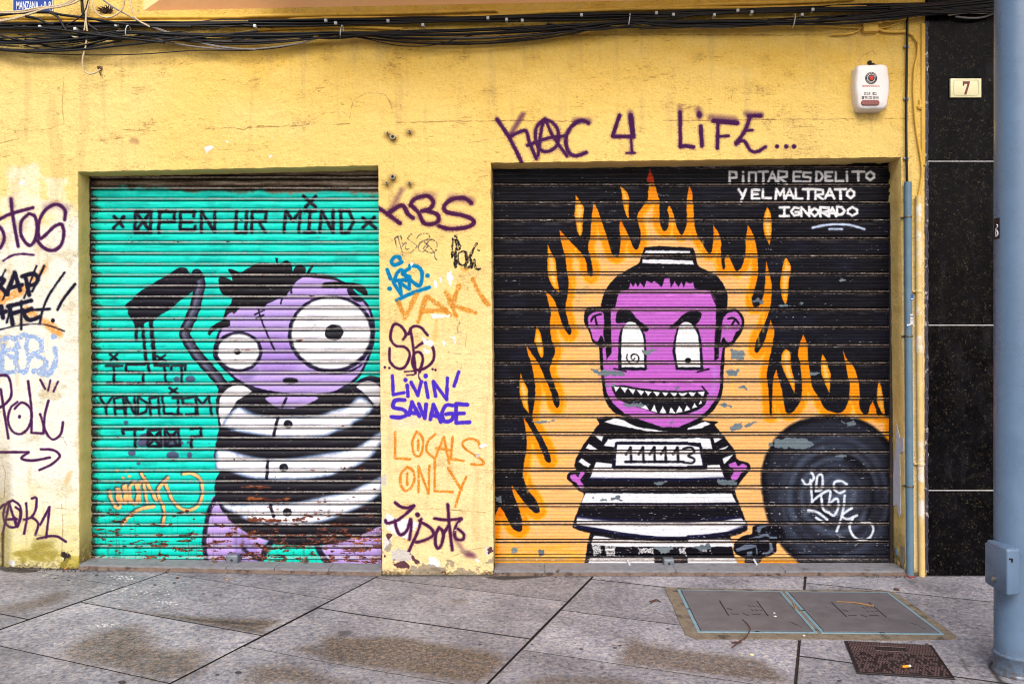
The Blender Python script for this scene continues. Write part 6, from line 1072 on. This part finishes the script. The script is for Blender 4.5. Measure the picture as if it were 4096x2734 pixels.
m = MB(); m.prism([P(*TZ([p])[0], -.004) for p in [(222, -260), (822, -260), (822, 192), (222, 178)]], (0, -.012, 0), .002, 1); m.build("plate", plain("blue enamel", (18, 58, 150), .3, .08, 6, spec=.5, dirt=((120, 128, 150), .70)), e)
m = MB(); m.prism([P(*TZ([p])[0], -.003) for p in [(212, -270), (834, -270), (834, 203), (212, 190)]], (0, -.008, 0)); m.build("rim", plain("white enamel rim", (222, 228, 236), .4, .08), e, smooth=False)
M_wh = plain("white enamel letters", (226, 232, 240), .4, .04)
for s, x, wd in [("MANZANA", 428, .152), ("·", 652, .007), ("0", 706, .016), ("8", 778, .016)]: text_mesh("lettering", s, .077, P(*TZ([(x, 96)])[0], -.0166), M_wh, e, 1, .001, fit=wd)
m = MB(); m.lathe(P(*TZ([(795, 172)])[0], -.016), [(.005, 0), (.005, .003), (.003, .004)], 10, 'Y'); m.build("screw", M_anc, e)
# dry weed growing from the ledge
m = MB(); c = P(*TZ([(1680, 215)])[0]); random.seed(5)
for k in range(34):
    a = math.radians(random.uniform(8, 172)); l = random.uniform(.03, .075); d = Vector((math.cos(a) * 1.3, -random.uniform(.2, 1.0), math.sin(a))).normalized(); b0 = c + Vector((random.uniform(-.025, .025), 0, random.uniform(0, .01))); s_ = d.cross(Vector((0, 1, 0))).normalized() * .006
    m.faces([b0 - s_, b0 + s_, b0 + d * l * .5 + s_ * .8 + Vector((0, 0, .004)), b0 + d * l, b0 + d * l * .5 - s_ * .8 + Vector((0, 0, .004))], [(0, 1, 2, 3, 4)])
tag(m.build("weed", plain("dry weed", (64, 46, 34), .9, .3, 60), smooth=False), "dry dark weed tuft growing from the wall near the balcony corner", "plant")
# ------------------------------------------------------------------ lamp post
M_post = plain("blue grey post paint", (96, 120, 148), .3, .12, 4, spec=.5, dirt=((72, 88, 110), .66), foot=((74, 62, 48), .16), bump=.0006)
pc = Vector((2.348, -1.58, 0)); R_ = .094
e = thing("lamp_post", "blue grey steel lamp post with an access box in the right foreground", "lamp post", pc)
m = MB(); m.lathe(pc, [(R_ + .012, 0), (R_ + .012, .006), (R_ + .006, .014), (R_ + .0035, .02), (R_ + .0035, .085), (R_ + .008, .091), (R_ + .007, .098), (R_ + .001, .103), (R_, .115), (R_, 1.2), (R_ - .001, 3.0), (R_ - .004, 5.2)], 48); m.build("pole", M_post, e)
A_, B_, C_, D_ = Vector((2.222, -1.545, 0)), Vector((2.213, -1.730, 0)), Vector((2.287, -1.722, 0)), Vector((2.302, -1.55, 0))
def inset(v, k): ctr = (A_ + B_ + C_ + D_) / 4; return ctr + (v - ctr) * k
m = MB(); z0, z1 = .418, .640
m.prism([v + Vector((0, 0, z0)) for v in (A_, B_, C_, D_)], (0, 0, z1 - z0), .014, 4); bx = m.build("access_box", M_post, e)
m = MB(); m.prism([v + Vector((0, 0, z0 + .008)) for v in (inset(A_, 1.05), inset(B_, 1.05), B_ + Vector((.012, .03, 0)), A_ + Vector((.012, -.01, 0)))], (0, 0, z1 - z0 - .024), .004, 2); m.build("lid", M_post, bx)
sc_ = A_.lerp(B_, .45) + Vector((-.006, 0, z0 + .052)); m = MB(); t_ = MB(); m.tube([sc_ + Vector((.004, 0, 0)), sc_ + Vector((-.006, 0, 0))], .012, 14); m.tube([sc_ + Vector((-.005, 0, 0)), sc_ + Vector((-.010, 0, 0))], .006, 6); m.build("screw", M_anc, bx)
m = MB(); m.box((B_.x + .012, B_.y - .0025, z1 - .05), (B_.x + .028, B_.y + .01, z1 - .044), .001, 1); m.box((B_.x + .024, B_.y - .0025, z1 - .062), (B_.x + .03, B_.y + .01, z1 - .045), .001, 1); m.build("keyhole", M_hole, bx)
zt = lambda py: EYE - (py - PY) * 3.83 / FPX
stk = wrap(pc, R_ + .0008, -2.02, -1.33, zt(547), zt(499), "sticker", plain("black sticker", (22, 20, 30), .4, .05), e)
m = MB(); rr = R_ + .0016
def onp(a, z): return Vector((pc.x + rr * math.sin(a), pc.y - rr * math.cos(a), z))
m.tube([onp(-1.52 + .085 * math.sin(t * 2) , zt(514) - .0105 * t) for t in np.linspace(0, 5.6, 26)], .0028, 6); m.tube([onp(-1.52 + .09 * math.cos(t), zt(534) + .014 * math.sin(t)) for t in np.linspace(0, 6.3, 16)], .0028, 6); m.build("scribble", M_paper, stk)
# ------------------------------------------------------------------ covers let into the pavement
def gq(pts, z): return [G(*p) + Vector((0, 0, z)) for p in G3(pts)]
def lerp4(q, u, v): return (q[0] * (1 - u) + q[1] * u) * (1 - v) + (q[3] * (1 - u) + q[2] * u) * v
def slab(q, h, name, mat, parent, bev=.0015): m = MB(); m.prism(q, (0, 0, h), bev, 1); return m.build(name, mat, parent, smooth=False)
M_conc = plain("rough concrete", (128, 116, 100), .95, .3, 18, bump=.004, dirt=((66, 56, 46), .52)); M_cov = plain("grey brown cover plate", (106, 102, 106), .55, .2, 7, bump=.0008, dirt=((76, 68, 66), .62)); M_frame = plain("pale blue steel edge", (122, 154, 168), .45, .12, 20, dirt=((84, 92, 92), .62)); M_groove = plain("dark groove", (44, 38, 38), .9)
m = MB(); random.seed(3); out = gq([(98, 338), (400, 346), (900, 352), (1300, 356), (1520, 362), (1640, 440), (1760, 525), (1850, 588), (1930, 648), (1924, 664), (1500, 668), (1000, 660), (600, 656), (292, 660), (228, 636), (190, 560), (150, 450)], -.006)
m.prism([p + Vector((random.uniform(-.006, .006), random.uniform(-.006, .006), 0)) for p in out], (0, 0, .0105)); tag(m.build("cover_surround", M_conc, smooth=False), "cracked concrete surround bedding the two utility covers", "surround")
for q0, lb in [([(176, 354), (832, 366), (1058, 627), (304, 622)], "left grey utility cover of the pair, crossed by a twig at its front edge"), ([(848, 366), (1500, 371), (1850, 636), (1080, 628)], "right grey utility cover of the pair, with a straw lying on it")]:
    q = gq(q0, .002); bc = (q[0] + q[2]) / 2; e = thing("utility_cover", lb, "cover", (bc.x, bc.y, 0), "utility covers in the pavement")
    slab(q, .006, "frame", M_frame, e)
    qi = [lerp4(q, u, v) for u, v in [(.034, .028), (.966, .028), (.966, .972), (.034, .972)]]; qi = [p + Vector((0, 0, .0025)) for p in qi]; qg = [lerp4(q, u, v) + Vector((0, 0, .0025)) for u, v in [(.028, .022), (.972, .022), (.972, .978), (.028, .978)]]; slab(qg, .0042, "gap", M_groove, e, .0002); slab(qi, .0058, "plate", M_cov, e, .002)  # dark sheet under the plate stands in for the shadowed gap round it
    m = MB()
    def bar(u0, v0, u1, v1, w=.004):
        a, b_ = lerp4(qi, u0, v0) + Vector((0, 0, .0058)), lerp4(qi, u1, v1) + Vector((0, 0, .0058)); d = (b_ - a).normalized(); s = Vector((-d.y, d.x, 0)) * w; m.prism([a - s, b_ - s, b_ + s, a + s], (0, 0, .001))
    for l_ in [(.33, .28, .33, .66), (.70, .28, .70, .66), (.36, .62, .44, .62), (.48, .60, .52, .66), (.56, .62, .64, .62), (.36, .48, .40, .52)]: bar(*l_)
    for u in (.58, .62, .66): bar(u, .40, u + .02, .44, .003); bar(u, .50, u + .02, .53, .003)
    for k in range(5): bar(.86 + .012 * k, .80 + .028 * k, .885 + .012 * k, .80 + .028 * k, .0025)
    m.build("embossing", M_groove, e, smooth=False)
    for u, v in ((.02, .5), (.5, .985)):
        c = lerp4(q, u, v); m = MB(); m.box((c.x - .012, c.y - .006, c.z + .005), (c.x + .012, c.y + .006, c.z + .0085), .001, 1); m.build("lifting_slot", M_groove, e)
M_iron = plain("dark cast iron", (34, 23, 27), .5, .3, 30, spec=.5, dirt=((34, 26, 28), .5)); M_ironp = plain("worn iron tread", (92, 72, 74), .5, .3, 20)
q = gq([(1222, 676), (1772, 704), (1918, 914), (1304, 877)], .001); e = thing("meter_cover", "dark brown cast iron meter cover with an orange butt on it", "cover", ((q[0] + q[2]) / 2).to_tuple())
slab(q, .007, "frame", M_iron, e); qi = [lerp4(q, u, v) + Vector((0, 0, .002)) for u, v in [(.03, .03), (.97, .03), (.97, .965), (.03, .965)]]; slab(qi, .0058, "lid", M_iron, e)
m = MB()
for i in range(30):
    for j in range(17):
        if 8 < i < 21 and 1 < j < 5: continue
        if random.random() < .35 and j > 5: continue
        u, v = (i + .12 + .5 * (j % 2)) / 30.6, (j + .12) / 17; a, b_, c, d = [lerp4(qi, u + du, v + dv) + Vector((0, 0, .0055)) for du, dv in ((0, 0), (.022, 0), (.022, .045), (0, .045))]; m.prism([a, b_, c, d], (0, 0, .0030 if j < 5 else .0020))
m.build("tread_pattern", M_ironp, e, smooth=False)
m = MB()
for a_, b_ in [((.30, .12), (.68, .12)), ((.30, .28), (.68, .28)), ((.30, .12), (.30, .28)), ((.68, .12), (.68, .28))]:
    p0, p1 = lerp4(qi, *a_) + Vector((0, 0, .0062)), lerp4(qi, *b_) + Vector((0, 0, .0062)); m.tube([p0, p1], .0016, 5)
for k in range(9): p0, p1 = lerp4(qi, .34 + .035 * k, .17) + Vector((0, 0, .0062)), lerp4(qi, .345 + .035 * k, .23) + Vector((0, 0, .0062)); m.tube([p0, p1], .0014, 5)
m.build("name_panel", M_ironp, e)
# ------------------------------------------------------------------ litter
M_or = plain("orange filter paper", (236, 158, 36), .8, .1); M_tw = plain("brown twig", (92, 58, 44), .9, .3, 50); M_straw = plain("tan straw", (160, 118, 78), .9, .2, 40); M_rw = plain("red wire", (150, 40, 46), .5, .1)
def gp3(p, z=.0): return G(*G3([p])[0]) + Vector((0, 0, z))
a, b_ = gp3((1588, 852), .0165), gp3((1640, 846), .0165); m = MB(); m.tube([a, a.lerp(b_, .7)], .0062, 10); e = thing("cigarette_butt", "orange cigarette butt lying on the iron meter cover", "litter", a); m.build("filter", M_or, e); m = MB(); m.tube([a.lerp(b_, .7), a.lerp(b_, .95), b_], [.006, .0058, .004], 10); m.build("paper", M_paper, e)
m = MB(); m.tube([gp3(p, z) for p, z in [((520, 715), .004), ((560, 690), .012), ((612, 655), .012), ((636, 615), .02), ((622, 585), .016), ((585, 548), .014)]], [.003, .004, .003, .0028, .0025, .002], 6); m.tube([gp3((515, 685), .006), gp3((580, 690), .012)], .004, 6); m.tube([gp3((560, 690), .012), gp3((545, 700), .02)], .003, 6); tag(m.build("twig", M_tw), "curved brown twig lying across the left utility cover's front edge", "twig")
m = MB(); m.tube([gp3((1172, 436), .013), gp3((1290, 444), .015), gp3((1410, 466), .014)], [.003, .004, .006], 6); tag(m.build("straw", M_straw), "tan straw lying on the right utility cover", "straw")
m = MB(); m.tube([gp3((905, 445), .012), gp3((918, 478), .013)], .006, 6); tag(m.build("wood_chip", M_straw), "small wood chip in the gap between the utility covers", "litter")
m = MB(); random.seed(9)
for k in range(3): m.tube([P(2078 + 2 * k, 1316 + 3 * k, -.05), P(2088, 1322 + 2 * k, -.066), P(2100, 1322 + k, -.055), P(2104 + k, 1325, -.02)], .003, 6)
tag(m.build("red_wire", M_rw), "red wires twisted round the foot of the blue grey conduit", "wire")
m = MB(); m.tube([gp3((1370, 246), .004), gp3((1440, 255), .006), gp3((1540, 265), .004)], .0018, 5); tag(m.build("twig", M_tw), "thin reddish twig on the pavement near the conduit's foot", "twig")
def crumb(tf, p, r, mat, name, label, cat="litter", z=0.0, group=None):
    c = G(*tf([p])[0]); m = MB(); t = bmesh.new(); bmesh.ops.create_icosphere(t, subdivisions=2, radius=r)
    ph = random.uniform(0, 6)
    for v in t.verts: v.co = Vector((v.co.x * 1.3, v.co.y, v.co.z * .6)) * (1 + .25 * math.sin(v.co.x / r * 3 + ph) * math.cos(v.co.y / r * 2.3)) + c + Vector((0, 0, r * .45 + z))
    m.merge(t); tag(m.build(name, mat), label, cat, group)
M_peb = plain("pale pebble", (206, 200, 192), .8, .15); M_leaf = plain("dead leaf", (84, 60, 46), .9, .3)
crumb(G3, (645, 760), .009, plain("yellowish pebble", (226, 208, 156), .8), "pebble", "yellowish pebble in front of the left utility cover")
crumb(G1, (1525, 308), .008, plain("amber pebble", (190, 140, 60), .7), "pebble", "amber pebble below the teal shutter's lock box")
crumb(G1, (440, 236), .010, plain("rust crumb", (176, 116, 50), .8), "pebble", "orange crumb at the foot of the left pier")
crumb(G2, (1325, 262), .014, M_peb, "paper_scrap", "white scrap at the foot of the black shutter's threshold")
crumb(G2, (1420, 268), .011, plain("rusty scrap", (130, 66, 46), .8), "leaf_scrap", "rust coloured scrap right of the white scrap by the threshold")
crumb(G3, (785, 510), .006, M_peb, "pebble", "upper white speck on the left utility cover", z=.012); crumb(G3, (790, 532), .007, M_peb, "pebble", "lower white speck on the left utility cover", z=.012); crumb(G3, (970, 645), .007, M_peb, "pebble", "white speck on the concrete surround's front edge", z=.005)
crumb(G3, (1552, 352), .014, M_leaf, "leaf", "dead leaf at the concrete surround's back right corner", "leaf"); crumb(G1, (1190, 298), .009, M_leaf, "leaf", "dark leaf crumb in front of the teal shutter", "leaf")
m = MB(); m.tube([gp3((0, 428), .004), gp3((45, 418), .008), gp3((75, 428), .004)], [.002, .005, .002], 6); m.tube([gp3((10, 436), .004), gp3((50, 420), .01)], .003, 6); tag(m.build("twig", M_tw), "small dark twig left of the utility covers", "twig")
random.seed(41); m = MB()
for k in range(150):
    side = random.choice([0, 0, 1, 1, 2]); x = random.uniform(20, 205) if side == 0 else (random.uniform(1132, 1560) if side == 1 else random.uniform(1980, 2100)); X_ = P(x, 0).x; c = Vector((X_, (.035 - random.random() ** 2 * .1) if side != 0 else -.01 - random.random() ** 2 * .07, slope(X_) + .003)); r = random.uniform(.002, .006)
    t = bmesh.new(); bmesh.ops.create_icosphere(t, subdivisions=1, radius=r)
    for v in t.verts: v.co = v.co + c
    m.merge(t)
tag(m.build("grit", plain("dark grit", (70, 58, 48), .95, .4, 80), smooth=False), "dark grit gathered along the foot of the wall", "grit", kind="stuff")
